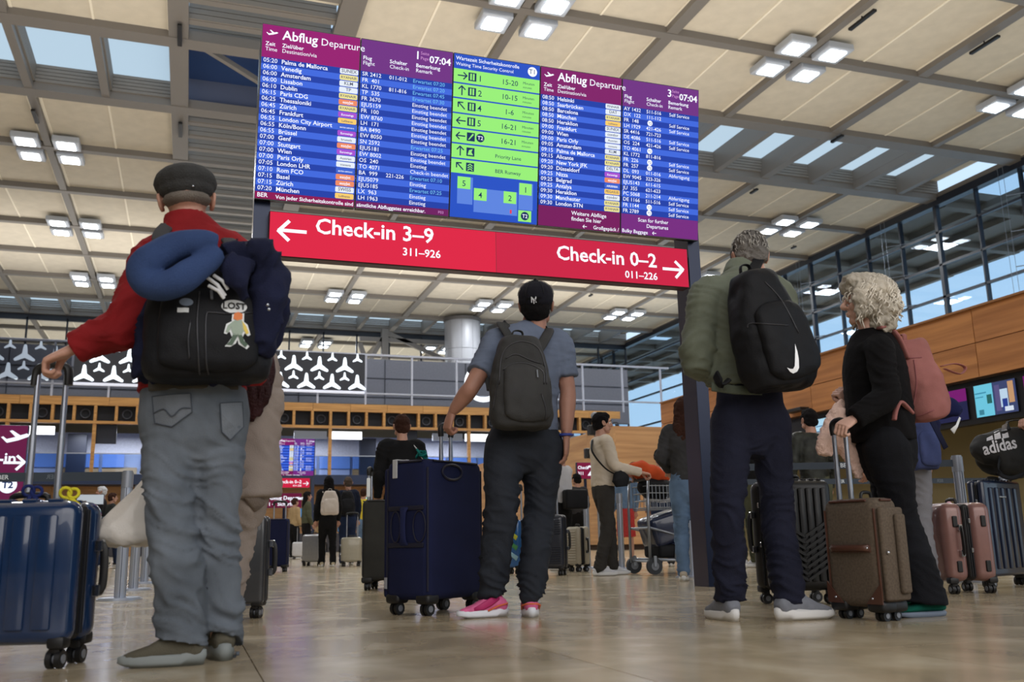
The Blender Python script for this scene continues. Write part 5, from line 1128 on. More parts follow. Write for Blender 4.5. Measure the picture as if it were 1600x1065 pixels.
m = MB(); w = p3['wr'][1]; m.torus(w+V3((0, 0, .02)), .034, .008, (0, 0, 1), 20, 8, sx=1, sy=.8); m.build('wristband', mat('band_blue', (40, 58, 140), .5), R3, smooth=True)
c = at(813, 597, 4.58); OLG = cloth('olive_grey_nylon', (58, 58, 58), .15, bump=.25, rough=.7)
st = [dict(pts=[at(802, 520, 4.74), at(783, 505, 4.76), at(795, 525, 4.66), at(803, 548, 4.6)]), dict(pts=[at(840, 524, 4.74), at(858, 514, 4.74), at(850, 532, 4.64), at(838, 550, 4.6)]), dict(pts=[at(768, 610, 4.7), at(764, 580, 4.74), at(766, 560, 4.78)])]
bp3, put, M = backpack(p3, 'backpack', 'dark olive-grey backpack worn over the grey T-shirt', c, (1, -.1, 0), (0, .05, 1), (.05, -1, 0), .335, .5, .19, OLG, taper=.74, straps=st)
tg = [o for o in bp3.children if 'main_body' in o.name or 'pocket' in o.name]
for q in ([(780, 600), (783, 560), (795, 540), (818, 533), (842, 545), (852, 575), (854, 600)], [(786, 578), (800, 568), (825, 568), (848, 580), (850, 600)], [(790, 560), (806, 553), (828, 562), (846, 568)], [(770, 640), (775, 610), (781, 590)], [(846, 615), (853, 640), (852, 655)]): seam(tg, q, .0035, ZD)
MB().loft([hitpt(838, 578, tg)-V3((0, .01, 0)), hitpt(839, 590, tg)-V3((0, .012, 0))], .004, ref=(0, 1, 0), n=6).build('zip_pull', GREYP, tg[0])
for t_, z in (('FREE', .0), ('KNIGHT', -.014)): stick(words(t_, at(811, 606, 4.4)+V3((0, 0, z)), .016, .02), tg, 'small_lettering', mat('ink_dim', (30, 30, 32), .5), bp3)
# navy soft case
def soft_case(name, label, C, alpha, LA, LB, H, col, trim, handle=None, wr=.035, spin=True, group=None, bump=.3, arch=.04):
    a = math.radians(alpha); root = empty(name, (C[0], C[1], 0), label, 'suitcase', group); root.rotation_euler.z = a; z0 = wr*2+.01
    P = lambda mb, nm, m_, par=root, sm=35: mb.build(nm, m_, par, smooth=sm)
    b = P(MB().rbox((0, -LB, z0), (LA, 0, H), .045, 4), 'body', col)
    for x in (.012, LA-.012): 
        for y in (-.01, -LB+.01):
            pth = [(x, y, z0+.05), (x, y, H-.05)]; P(MB().cyl(pth[0], pth[1], .006, 8), 'piping', trim, b)
    for zz in (H-.012,):
        for pa, pb in (((.05, -.006), (LA-.05, -.006)), ((.05, -LB+.006), (LA-.05, -LB+.006)), ((.006, -.05), (.006, -LB+.05)), ((LA-.006, -.05), (LA-.006, -LB+.05))): P(MB().cyl((*pa, zz), (*pb, zz), .006, 8), 'piping', trim, b)
    for x, y in ((.05, -.05), (LA-.05, -.05), (.05, -LB+.05), (LA-.05, -LB+.05)): P(MB().rbox((x-.05, y-.05, z0-.02), (x+.05, y+.05, z0+.035), .02, 3), 'corner_guard', RUB)
    wheels(root, [(.05, -.05), (LA-.05, -.05), (.05, -LB+.05), (LA-.05, -LB+.05)], wr)
    if handle:
        h = empty('telescopic_handle', (0, 0, 0)); h.parent = root; hx, hy, ang, pw, top, zb = handle; d = V3((math.cos(ang), math.sin(ang), 0)); c = V3((hx, hy, 0))
        for s in (-1, 1): P(MB().cyl(c+d*pw/2*s+V3((0, 0, zb)), c+d*pw/2*s+V3((0, 0, zb+(top-zb)*.5)), .0125, 12), 'tube', ALU, h); P(MB().cyl(c+d*pw/2*s+V3((0, 0, zb+.1)), c+d*pw/2*s+V3((0, 0, top)), .0105, 12), 'inner_tube', ALU, h)
        e0, e1 = c-d*pw/2, c+d*pw/2; g = MB(); g.loft(*crom([(e0+V3((0, 0, top-.05)), .016), (e0+V3((0, 0, top)), .018), (c+V3((0, 0, top+.015)), .018), (e1+V3((0, 0, top)), .018), (e1+V3((0, 0, top-.05)), .016)], 5), ref=(-d.y, d.x, 0), n=12); P(g, 'grip', RUB, h, 60)
    return root, P
NVS = cloth('navy_canvas', (26, 32, 66), .12, bump=.35, bscale=500, rough=.8); NVT = mat('navy_piping', (16, 18, 40), .5)
S3, P = soft_case('soft_suitcase', 'large navy soft suitcase held by the man in the grey T-shirt', (1.23, 5.0), 125, .32, .49, .84, NVS, NVT, handle=(.04, -.2, -PI/2, .085, at(702, 662, 4.95).z, .8))
# side handle panel on the narrow face (y = 0 plane runs along A)
P(MB().rbox((.03, -.002, .36), (.29, .008, .385), .004, 2), 'seam', NVT); P(MB().rbox((.03, -.002, .56), (.29, .008, .585), .004, 2), 'seam', NVT)
g = MB(); g.loft(*crom([((.17, .0, .58), (.04, .006)), ((.165, .02, .55), (.022, .008)), ((.16, .03, .48), (.018, .01)), ((.165, .02, .40), (.022, .008)), ((.17, .0, .37), (.04, .006))], 4), ref=(1, 0, 0), n=10); P(g, 'side_handle', cloth('navy_strap', (32, 38, 74), .1))
for sx in (.06, .235):
    g = MB(); g.loft([(sx+(.035 if sx > .2 else .045)*math.cos(t), .004, .472+.085*math.sin(t)) for t in np.linspace(0, 2*PI, 16)[:-1]], .004, ref=(0, 1, 0), n=6, closed=True); P(g, 'pocket_piping', NVT)
P(MB().rbox((.2, -.07, .838), (.3, -.045, .846), .003, 1).rbox((.225, -.07, .838), (.25, .004, .846), .003, 1), 'silver_tape', mat('tape_silver', (178, 180, 184), .5)); P(MB().rbox((.225, 0, .74), (.262, .006, .845), .003, 1), 'silver_tape', MATS['tape_silver'])
P(MB().torus((-.003, -.2, .77), .085, .008, (1, 0, 0), 24, 6, sx=1, sy=.5), 'handle_recess_rim', NVT)
P(MB().rbox((.3, -.25, .09), (.345, -.01, .8), .02, 3), 'outer_pocket', NVS)
P(MB().box((.3, .0, .14), (.318, .004, .2)), 'label_tag', mat('tag_grey', (150, 152, 160), .6))
o = MB(); b = at(658, 710, 5.1)
for k in range(5): a = k*1.26; o.torus(b+V3((.018*math.cos(a), .018*math.sin(a), .012*(k % 2))), .02, .006, (math.cos(a), .3, math.sin(a)), 12, 6)
o.loft([b, b+V3((.03, -.02, -.03)), b+V3((.05, -.02, -.045))], (.012, .003), ref=(1, 0, 0), n=6)
o = o.build('ribbon', cloth('teal_ribbon', (22, 112, 108), .15), None, smooth=True); tag(o, 'teal ribbon bow tied on top of the large navy suitcase', 'ribbon')
# ---- man in the green jacket
GRN = cloth('sage_jacket', (104, 110, 96), .15, bump=.15, rough=.7); CHI = cloth('navy_chinos', (30, 32, 48), .15)
p4 = dict(label='grey-haired man in sage green jacket and navy trousers with head bowed', side=(1, -.05, 0), vx=.009, s=1.04, head=at(1172, 403, 4.02), hup=(.05, .42, 1), hside=(1, -.35, 0), neck=at(1152, 430, 3.95), sh=(at(1105, 462, 3.92), at(1213, 458, 3.9)), el=(at(1090, 560, 3.95), at(1236, 560, 3.9)), wr=(at(1130, 590, 4.2), at(1190, 590, 4.2)),
    hip=(at(1142, 660, 3.93), at(1203, 660, 3.93)), kn=(at(1138, 800, 3.9), at(1216, 800, 3.93)), an=(at(1140, 925, 3.95), at(1232, 925, 3.84)), waist=at(1170, 600, 3.93), hem=at(1160, 606, 3.93), skin=SKIN,
    hands=(0, 0), legs=dict(m=CHI, r=(.1, .08, .072), hipr=(.17, .128), kf=.02, end=.085, cuff=1.0, k=90), top=dict(m=GRN, name='jacket', chest=(.21, .14), hemr=(.18, .13), arm=(.088, .085, .06), fold=.028, k=34, neck=.078, collar=.35),
    hair=dict(style='short', m=cloth('salt_pepper_hair', (104, 100, 96), .5, bump=.9, bscale=80), m2=cloth('hair_light', (168, 164, 158), .2), amp=.009))
person(p4); R4 = p4['root']
m = MB(); m.loft([at(1112, 604, 3.80), at(1150, 609, 3.78), at(1190, 610, 3.78)], (.006, .022), ref=(0, 1, 0), n=8); m.build('ribbed_waistband', cloth('sage_rib', (96, 104, 92), .1, bump=.6), R4, smooth=True)
SG = mat('shoe_grey_knit', (118, 122, 132), .8, noise=.1, nscale=40)
put_shoe(R4, (p4['an'][0].x-.01, 3.96), 84, 'sneaker', SG, MATS['sole_white'], 1.02, accents=dict(laces=SG))
put_shoe(R4, (p4['an'][1].x, 3.82), 2, 'sneaker', SG, MATS['sole_white'], 1.08, accents=dict(laces=SG))
c = at(1198, 515, 3.66)
st = [dict(pts=[at(1176, 425, 3.84), at(1186, 404, 3.93), at(1190, 395, 4.0)], ref=(1, 0, 0)), dict(pts=[at(1140, 592, 3.72), at(1128, 600, 3.74), at(1118, 585, 3.78)], ref=(0, 1, 0))]
bp4, put, M = backpack(p4, 'backpack', 'big black backpack with a white swoosh slung on the green jacket', c, (1, -.05, .12), (-.16, .08, 1), (.12, -1, 0), .39, .58, .24, BLKC, taper=.62, straps=st, skew=-.02)
tg = [o for o in bp4.children if 'main_body' in o.name or 'pocket' in o.name]
for q in ([(1168, 512), (1172, 505), (1200, 506), (1232, 508)], [(1150, 480), (1142, 540), (1150, 590)], [(1195, 440), (1222, 470), (1248, 520)]): seam(tg, q, .003, ZD)
a = hitpt(1238, 562, tg)-V3((0, .05, 0)); SWS = [(0, .08), (.012, .045), (.02, .0), (.022, -.035), (.012, -.055), (-.008, -.066), (-.028, -.06), (-.046, -.045), (-.026, -.048), (-.012, -.046), (-.004, -.03), (-.002, .0), (-.001, .04)]
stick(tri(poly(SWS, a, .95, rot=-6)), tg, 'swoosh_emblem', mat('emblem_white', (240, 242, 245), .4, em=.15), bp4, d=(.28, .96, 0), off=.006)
# black ribbed case behind him
hard_case('hard_suitcase', 'big black ribbed hard suitcase behind the man in the green jacket', (3.12, 4.62), 81, .26, .41, .70, (13, 14, 17), 'chev', nr=7, side='B', handle=None, rough=.5, coat=.1)
# ---- woman with curly grey hair
BKK = cloth('black_knit', (14, 13, 15), .3, bump=.5, bscale=300); BJ = cloth('black_jeans', (20, 21, 26), .35, bump=.3)
p5 = dict(label='woman with curly silver hair, black cardigan and flared black jeans', side=(0, 1, 0), vx=.009, s=.94, head=at(1352, 474, 3.75), hup=(.12, .1, 1), hside=(.6, 1, 0), hs=1.08, neck=at(1357, 512, 3.75), sh=(at(1375, 548, 3.62), at(1350, 545, 3.9)), el=(at(1385, 620, 3.56), at(1340, 610, 4.0)), wr=(at(1333, 655, 3.6), at(1330, 630, 3.92)),
    hip=(at(1385, 700, 3.68), at(1385, 700, 3.84)), kn=(at(1408, 800, 3.7), at(1392, 800, 3.86)), an=(at(1440, 925, 3.68), at(1418, 925, 3.9)), waist=at(1378, 680, 3.76), hem=at(1380, 690, 3.75), skin=SKIN3, eyes=True, browm=mat('brow_grey', (130, 124, 118), .9),
    hands=(('grip', (-.8, -.1, -.35), (-.2, -.4, .9)), ('fist', (-.65, 0, .7), (-.3, -.9, .3))), legs=dict(m=BJ, name='flared_jeans', r=(.1, .078, .096), hipr=(.13, .15), end=.06, cuff=1.25, kf=.01), 
    top=dict(m=BKK, name='cardigan', chest=(.135, .155), hemr=(.14, .155), arm=(.07, .062, .05), fold=.012, k=50, neck=.062), hair=dict(style='curly', m=cloth('silver_hair', (186, 178, 164), .3, bump=.9, bscale=60), m2=cloth('silver_curls', (222, 215, 202), .2, bump=.3), amp=.012))
person(p5); R5 = p5['root']
put_shoe(R5, (p5['an'][0].x+.02, 3.66), 176, 'slip', cloth('green_felt', (10, 84, 70), .15), mat('sole_blue_grey', (110, 122, 140), .7), .98)
put_shoe(R5, (p5['an'][1].x+.02, 3.9), 172, 'slip', MATS['green_felt'], MATS['sole_blue_grey'], .98)
c = at(1430, 594, 3.74); ROS = cloth('dusty_rose_canvas', (156, 102, 98), .12, bump=.25)
st = [dict(pts=[at(1418, 560, 3.66), at(1404, 528, 3.66), at(1388, 512, 3.68), at(1374, 512, 3.66)], ref=(0, 1, 0), w=.018), dict(pts=[at(1425, 645, 3.62), at(1408, 628, 3.58), at(1400, 640, 3.56), at(1397, 656, 3.56)], ref=(0, 1, 0), w=.014)]
bp5, put, M = backpack(p5, 'backpack', 'dusty pink backpack on the silver-haired woman', c, (0, 1, 0), (-.18, 0, 1), (1, -.25, -.05), .3, .42, .22, ROS, taper=.6, straps=st, pocket=False)
tg = [o for o in bp5.children if 'main_body' in o.name]
for q in ([(1412, 560), (1440, 558), (1468, 566)], [(1408, 640), (1430, 650), (1460, 640)], [(1428, 562), (1432, 600), (1425, 645)], [(1468, 570), (1476, 610)]): seam(tg, q, .003, mat('rose_seam', (140, 82, 84), .8), 'seam')
m = MB(); m.loft(*crom([(at(1470, 572, 3.62), (.012, .003)), (at(1492, 568, 3.6), (.012, .003)), (at(1508, 574, 3.6), (.012, .003)), (at(1500, 584, 3.6), (.012, .003)), (at(1476, 576, 3.6), (.012, .003))], 5), ref=(0, 1, 0), n=8); m.build('loop_strap', ROS, bp5, smooth=True)
# tan soft case
TAN = cloth('taupe_tweed', (104, 92, 80), .2, bump=.5, bscale=700, nscale=90); TTR = mat('brown_leather', (84, 52, 40), .45)
S5, P = soft_case('soft_suitcase', 'taupe fabric suitcase with brown leather trim held by the silver-haired woman', (2.92, 3.5), 100, .31, .17, .545, TAN, TTR, handle=(.2, -.05, 0, .07, at(1308, 662, 3.7).z, .5), wr=.024)
P(MB().rbox((.04, -.004, .30), (.27, .006, .335), .004, 2), 'handle_base', TTR)
g = MB(); g.loft(*crom([((.05, .0, .32), (.018, .008)), ((.08, .022, .32), (.012, .009)), ((.23, .022, .32), (.012, .009)), ((.26, .0, .32), (.018, .008))], 5), ref=(0, 0, 1), n=10); P(g, 'side_handle', TTR)
for x0, x1 in ((0.0, .09), (.31, .22)): P(MB().prism([(x0, .075), (x1, .075), (x0, .17)] if x0 < x1 else [(x1, .075), (x0, .075), (x0, .17)], -.002, .004), 'corner_patch', TTR)
for x in (.05, .26): P(MB().ball((x, .006, .1), .006), 'rivet', CHR); P(MB().ball((x, .012, .32), .006), 'rivet', CHR)
P(MB().rbox((-.022, -.165, .09), (.004, -.012, .5), .012, 3), 'front_panel', TAN); P(MB().rbox((-.045, -.15, .12), (-.018, -.09, .47), .012, 3), 'front_pocket', TAN)
for y in (-.022, -.035): P(MB().cyl((-.012, y, .1), (-.012, y, .5), .004, 6), 'zipper', mat('brass_dark', (110, 84, 56), .4, .6))
P(MB().ball((-.028, -.03, .3), .008).ball((-.028, -.1, .37), .007), 'zip_pull', CHR)
P(MB().loft(*crom([((.12, -.06, .545), .007), ((.12, -.07, .57), .008), ((.12, -.12, .57), .008), ((.12, -.13, .545), .007)], 4), ref=(1, 0, 0), n=8), 'top_handle', RUB)
# fluffy pink garment over her arm
m = MB()
for path in ([(1318, 628, 3.9, .02), (1306, 655, 3.87, .045), (1292, 690, 3.85, .062), (1290, 712, 3.85, .03)], [(1318, 660, 3.84, .04), (1327, 700, 3.83, .06), (1338, 730, 3.82, .035), (1344, 748, 3.82, .015)], [(1310, 640, 3.86, .04), (1316, 680, 3.85, .06), (1318, 708, 3.85, .04)]):
    limb(m, [(at(x, y, yy), (r, r*.55)) for x, y, yy, r in path])
V, F, N = remesh(m, .007, 2); V = V+N*(vnoise(V*14)*.008+vnoise(V*85)*.007)[:, None]; a = at(1308, 680, 3.85); o = Arr().add(V, F).build('fleece_garment', cloth('pink_fleece', (250, 214, 198), .06, bump=.9, bscale=120), None, tuple(a)); o.location = a; tag(o, 'fluffy peach pink garment hung over the suitcase handle', 'garment')
# ================================================================ right-hand luggage, barrier belts, background
C6, fx6 = hard_case('hard_suitcase', 'rose gold hard suitcase with black zip band beside the barrier post', (at(1566, 925, 4.75).x, 4.75), 166, .33, .36, .57, (132, 96, 90), 'n', side='B', handle=None, rough=.35, metal=.15)
for x in (.07, .26):
    for z in (.17, .45): MB().rbox((x-.016, -.004, z-.035), (x+.016, .012, z+.035), .006, 2).build('side_stud', RUB, C6)
b = at(1485, 790, 4.95); o = MB()
for k in range(5): a = k*1.26; o.ball(b+V3((.025*math.cos(a), .02*math.sin(a), .015*math.sin(a*2))), (.02, .012, .014))
o.rbox(b-V3((.05, .02, .03)), b+V3((.03, .0, .0)), .006, 1)
o = o.build('bag_cover', mat('pale_pink', (222, 176, 190), .6), None, smooth=True); tag(o, 'pale pink tag bunched on top of the rose gold suitcase', 'luggage tag')
C7, fx7 = hard_case('hard_suitcase', 'dark navy hard suitcase under the black duffel bag at the right edge', (at(1556, 925, 5.2).x, 5.2), 108, .12, .56, .74, (24, 34, 56), 'v', side='B', nr=5, handle=None)
MB().rbox((-.012, -.3, .62), (-.002, -.2, .632), .002, 1).build('name_plate', CHR, C7)
# duffel
dc = at(1584, 706, 5.32); df = empty('duffel_bag', tuple(dc), 'black duffel bag with white sports lettering on top of the navy suitcase', 'bag', world=True)
m = MB(); limb(m, [(dc+V3((-.30, .02, -.07)), (.03, .04)), (dc+V3((-.24, .01, -.02)), (.13, .15)), (dc+V3((0, 0, 0)), (.15, .185)), (dc+V3((.24, 0, 0)), (.15, .18)), (dc+V3((.34, 0, -.02)), (.08, .1))], ref=(0, 1, 0), n=24, power=2.6)
V, F, N = remesh(m, .01, 2); V = V+N*(vnoise(V*9)*.012+vnoise(V*24)*.004)[:, None]; db = Arr().add(V, F).build('main_body', cloth('duffel_black', (38, 38, 38), .2, rough=.7), df)
h0 = hitpt(1566, 702, [db]); pd_ = h0.y-.05
t = words('adidas', at(1566, 703, pd_), .125, .022, rot=9); stick(t, [db], 'lettering', mat('print_silver', (200, 200, 206), .5), df, d=(.66, .75, 0), off=.004)['kind'] = 'stuff'
for i, (px, h) in enumerate(((1549, 9), (1561, 18), (1573, 27))):
    q = [at(px-5, 686-i*1.2, pd_), at(px+5, 684-i*1.2, pd_), at(px+5-3*(i+1)/3, 686-h, pd_), at(px-4-2*(i+1)/3, 687-h+3, pd_)]; stick(tri(MB().add(q, [(0, 1, 2, 3)])), [db], 'stripe_emblem', MATS['print_silver'], df, d=(.66, .75, 0), off=.004)
m = MB(); m.loft(*crom([(dc+V3((-.1, -.08, .15)), (.015, .004)), (dc+V3((-.05, -.03, .22)), (.015, .005)), (dc+V3((.12, -.03, .23)), (.015, .005)), (dc+V3((.17, -.08, .15)), (.015, .004))], 5), ref=(0, 1, 0), n=8); m.build('carry_handle', BLKC, df, smooth=True)
m = MB(); m.loft([dc+V3((-.26, -.04, .1)), dc+V3((0, -.05, .175)), dc+V3((.26, -.04, .17))], .004, ref=(0, 1, 0), n=6); m.build('zipper', GREYP, df)
m = MB(); m.loft(*crom([(dc+V3((-.24, -.1, -.04)), (.016, .004)), (dc+V3((-.29, -.12, -.16)), (.016, .004)), (dc+V3((-.2, -.14, -.2)), (.016, .004)), (dc+V3((-.05, -.16, -.15)), (.016, .004))], 5), ref=(0, 0, 1), n=8); m.build('shoulder_strap', BLKC, df, smooth=True)
# belt barriers
BELT = mat('belt_grey_blue', (52, 62, 74), .7); POSTM = mat('barrier_aluminium', (188, 196, 212), .3, .6)
def barrier(x, y, lb, r=.04, h=.98):
    t = empty('barrier_post', (x, y, 0), lb, 'barrier post', 'aluminium belt barrier posts')
    MB().cyl((0, 0, 0), (0, 0, .012), .17, 28).cyl((0, 0, .012), (0, 0, .02), .155, 28).build('base_plate', POSTM, t, smooth=30)
    MB().cyl((0, 0, .015), (0, 0, h-.12), r, 20).build('tube', POSTM, t, smooth=30)
    for a in (0, PI/2, PI, 1.5*PI): MB().box((-.004+r*math.cos(a)*.98, -.004+r*math.sin(a)*.98, .02), (.004+r*math.cos(a)*.98, .004+r*math.sin(a)*.98, h-.12)).build('groove', mat('groove_dark', (100, 108, 124), .5), t)
    MB().cyl((0, 0, h-.12), (0, 0, h), r*1.12, 20).cyl((0, 0, h), (0, 0, h+.012), r*.95, 20).build('belt_cassette', mat('cassette', (150, 156, 168), .35, .4), t, smooth=30); return t
barrier(-.47, 8.04, 'aluminium belt barrier post nearest the faded jeans, in front of two others'); barrier(-.46, 9.82, 'middle aluminium barrier post of the row behind the plastic bag'); barrier(-.44, 11.72, 'third aluminium barrier post of the row behind the jeans'); barrier(-.42, 13.6, 'farthest aluminium barrier post of the row behind the jeans')
barrier(5.87, 6.0, 'aluminium belt barrier post behind the rose gold suitcase'); barrier(at(919, 888, 12.2).x, 12.2, 'aluminium barrier post left of the man in the beige sweater'); barrier(at(972, 886, 11.6).x, 11.6, 'aluminium barrier post right behind the beige sweater man\'s legs')
def belt(a, b, lb, txt=(), w=.055):
    a, b = V3(a), V3(b); t = empty('barrier_belt', tuple(a), lb, 'belt', world=True); m = MB(); m.bar(a, b, .004, w, ref=(0, 0, 1)); m.build('webbing', BELT, t)
    d = (b-a).normalized(); 
    for k, mir in txt:
        q = text_mb([('BER', 0, -.016, .048, .02, 'LEFT')]); o = a.lerp(b, k); n = V3((0, 0, 1)).cross(d); n = n if n.y < 0 else -n; dx = d if d.x > 0 else -d
        q.v = [tuple(o+dx*(x*(-1 if mir else 1))+V3((0, 0, z))+n*.004) for x, y, z in q.v]; q.build('lettering', mat('belt_print', (214, 222, 228), .6) if not mir else mat('belt_print_dim', (96, 106, 116), .6), t)['kind'] = 'stuff'
belt((-.51, 8.04, .95), (-2.9, 8.5, .95), 'grey belt printed BER stretched left from the nearest left barrier post', ((.2, 1), (.38, 0), (.5, 1)), .07)
belt((5.83, 6.0, .93), (4.1, 6.6, .93), 'upper grey belt printed BER behind the pink fleece', ((.35, 1), (.5, 0)))
barrier(8.44, 8.0, 'aluminium barrier post at the right edge behind the duffel bag'); barrier(4.75, 8.4, 'aluminium barrier post hidden behind the green jacket man')
belt((8.4, 8.0, .93), (4.8, 8.38, .93), 'lower grey belt printed BER behind the taupe suitcase', ((.55, 0), (.75, 0), (.2, 1)))
# more cases
hard_case('hard_suitcase', 'dark blue-black hard suitcase with fine ridges behind the grey T-shirt man', (3.98, 9.88), 145, .36, .24, .67, (34, 38, 50), 'h', nr=10, handle=dict(top=1.12, pw=.14))
hard_case('hard_suitcase', 'bright blue patterned hard suitcase seen between the charcoal trouser legs', (3.76, 10.77), 124, .3, .22, .64, (18, 92, 160), 'n', handle=dict(top=1.05, pw=.12), coat=.7)
mm = MB(); cc = [o for o in COL.objects if o.name.startswith('hard_suitcase') and 'patterned' in o.get('label', '')][0]
for k, (z, c) in enumerate(((.18, (150, 196, 216)), (.3, (70, 150, 90)), (.42, (196, 200, 60)))):
    MB().loft([(.02, .006, z), (.1, .008, z+.05), (.2, .008, z-.02), (.28, .006, z+.06)], [(.004, .03)]*4, ref=(0, 1, 0), n=8).build('painted_swirl', mat('swirl%d' % c[0], c, .3), cc, smooth=True)
hard_case('hard_suitcase', 'beige ribbed hard suitcase half hidden behind the dark ridged one', (4.57, 10.9), 100, .26, .2, .55, (176, 168, 150), 'h', nr=6)
hard_case('hard_suitcase', 'pale champagne trolley suitcase pulled by the couple with backpacks', (3.02, 17.4), 165, .37, .24, .52, (176, 170, 152), 'n', handle=dict(top=.95, pw=.2, v=.9))
hard_case('hard_suitcase', 'small white suitcase standing far off left of the couple', (3.35, 28.6), 165, .42, .26, .5, (208, 208, 212), 'n', handle=dict(top=.95, pw=.2))
hard_case('hard_suitcase', 'silver foil-wrapped suitcase behind the walking woman with white backpack', (2.45, 18.6), 150, .4, .3, .6, (150, 152, 158), 'n', metal=.6)
soft_case('soft_suitcase', 'navy fabric suitcase standing behind the dark grey one', (1.46, 14.9), 164, .33, .2, .8, NVS, NVT, handle=(.16, -.15, 0, .18, 1.05, .78))
S9, P = soft_case('soft_suitcase', 'charcoal soft suitcase tilted behind the large navy suitcase', (at(622, 912, 8.0).x, 8.0), 158, .32, .4, .76, cloth('charcoal_canvas', (52, 52, 50), .15), RUB, handle=(.27, -.1, PI/2, .12, 1.02, .74)); 
P(MB().rbox((.24, .03, .78), (.27, .05, .94), .004, 1), 'white_tag', WS)
# ---------------- background people
def simple(lb, px, Y, top_px, foot_px, facing, top, legs, hair, skin=SKIN, wid=1.0, lean=0, hands=None, arms=None, stride=0, vx=.016, style='short', group=None, **kw):
    """standing figure from head top to feet at one depth; facing in degrees from +X"""
    a = math.radians(facing); f = V3((math.cos(a), math.sin(a), 0)); sd = f.cross(V3((0, 0, 1))); g = at(px, foot_px, Y); H = at(px, top_px, Y).z; s = H/1.74; B = V3((g.x, Y, 0)); U = V3((0, 0, 1))
    q = lambda sx, fy, z: B+sd*(sx*s*wid)+f*(fy*s+lean*max(0, z-.9))+U*(z*s)
    st = stride
    J = dict(label=lb, side=sd, vx=vx, s=s, head=q(0, .02, 1.62), neck=q(0, 0, 1.48), sh=(q(-.16, 0, 1.41), q(.16, 0, 1.41)), el=(q(-.22, .0, 1.13), q(.22, .0, 1.13)), wr=(q(-.21, .1, .88), q(.21, .1, .88)),
        hip=(q(-.085, 0, .9), q(.085, 0, .9)), kn=(q(-.09, .03+st*.15, .49), q(.09, .03-st*.1, .49)), an=(q(-.09, st*.25, .09), q(.09, -st*.25, .09)), waist=q(0, 0, 1.02), hem=q(0, 0, .93), skin=skin,
        legs=dict(m=legs, r=(.095*s, .072*s, .06*s), hipr=(.165*s, .12*s), end=.06), top=dict(m=top, chest=(.18*s, .12*s), hemr=(.165*s, .12*s), arm=(.07*s, .062*s, .048*s), neck=.065*s), hair=dict(style=style, m=hair, amp=.006, strands=0), hands=(None, None), group=group)
    if arms: J.update(arms(q))
    if 'skirt' in kw: J['legs'].update(skirt=kw.pop('skirt'), hipr=(.15*s, .11*s))
    if hands is not None: J['hands'] = hands
    J.update(kw); person(J); J['q'] = q; J['f'] = f; J['S'] = s
    sm = kw.get('shoem', mat('shoe_dark', (40, 38, 38), .7))
    for i in (0, 1): put_shoe(J['root'], (J['an'][i].x, J['an'][i].y), facing, 'sneaker', sm, MATS['sole_white'], s*.95)
    return J
BH = MATS['black_hair']; BRH = cloth('brown_hair', (62, 38, 30), .35, bump=.9); BLK2 = cloth('black_wool', (20, 20, 22), .3); GD = cloth('dark_grey_wool', (58, 58, 60), .2); JB = cloth('light_blue_denim', (98, 122, 152), .25); JD = cloth('dark_blue_denim', (36, 48, 76), .2)
CRM = cloth('cream_knit', (206, 194, 178), .08, bump=.4); CHG = cloth('charcoal_twill', (56, 54, 52), .2); WHT = cloth('white_cotton', (198, 198, 202), .06); YEL = cloth('yellow_rain', (206, 184, 60), .1); OLV = cloth('olive_twill', (82, 84, 66), .15); TANC = cloth('camel_coat', (176, 150, 112), .1)
# man in beige sweater, in profile
pb = simple('young man in cream sweater and dark trousers pushing a luggage trolley', 948, 9.55, 645, 897, -4, CRM, CHG, BH, vx=.012, stride=.42, eyes=True, hside=(-.1, -1, 0), shoem=mat('shoe_white', (206, 208, 214), .6),
    arms=lambda q: dict(el=(q(-.2, .1, 1.14), q(.21, .06, 1.14)), wr=(q(-.2, .36, 1.07), q(.2, .37, 1.07))), hands=(('grip', (1, 0, -.2), (0, 0, 1)), ('grip', (1, 0, -.2), (0, 0, 1))))
m = MB(); q = pb['q']; m.loft(*crom([(q(-.02, -.1, 1.44), (.02, .006)), (q(.1, -.145, 1.3), (.02, .006)), (q(.21, -.05, 1.12), (.02, .006)), (q(.23, .08, 1.04), (.02, .006))], 5), ref=(0, 1, 0), n=8)
cb = empty('crossbody_bag', tuple(q(.22, .1, 1.0)), 'black crossbody bag worn over the cream sweater', 'bag', world=True); m.build('strap', BLKC, cb, smooth=True)
m = MB(); limb(m, [(q(.24, .08, 1.08), (.05, .03)), (q(.24, .11, 1.0), (.11, .045)), (q(.24, .12, .92), (.07, .035))], ref=(1, 0, 0)); m.build('pouch', BLKC, cb, smooth=True)
# trolley
TX, TY = pb['q'](0, .45, 0).x, 9.6
tl = empty('luggage_trolley', (TX, TY, 0), 'steel airport luggage trolley pushed by the man in cream', 'trolley')
ST = mat('trolley_steel', (150, 156, 166), .3, .7)
for y in (-.24, .24):
    MB().loft([(-.02, y, .12), (-.02, y, .72), (.0, y, 1.02)], .016, ref=(0, 1, 0), n=8).build('upright', ST, tl, smooth=True); MB().loft([(-.02, y, .16), (.5, y*.8, .14), (.75, y*.5, .14)], .016, ref=(0, 1, 0), n=8).build('side_rail', ST, tl, smooth=True)
    MB().loft([(.3, y*.9, .15), (.33, y*.9, .42), (.0, y, .5)], .012, ref=(0, 1, 0), n=8).build('brace', ST, tl, smooth=True)
MB().cyl((.0, -.26, 1.03), (.0, .26, 1.03), .018, 12).build('push_bar', RUB, tl, smooth=30)
for z in (.14, .5): MB().cyl((.0, -.24, z), (.0, .24, z), .012, 8).build('crossbar', ST, tl, smooth=30)
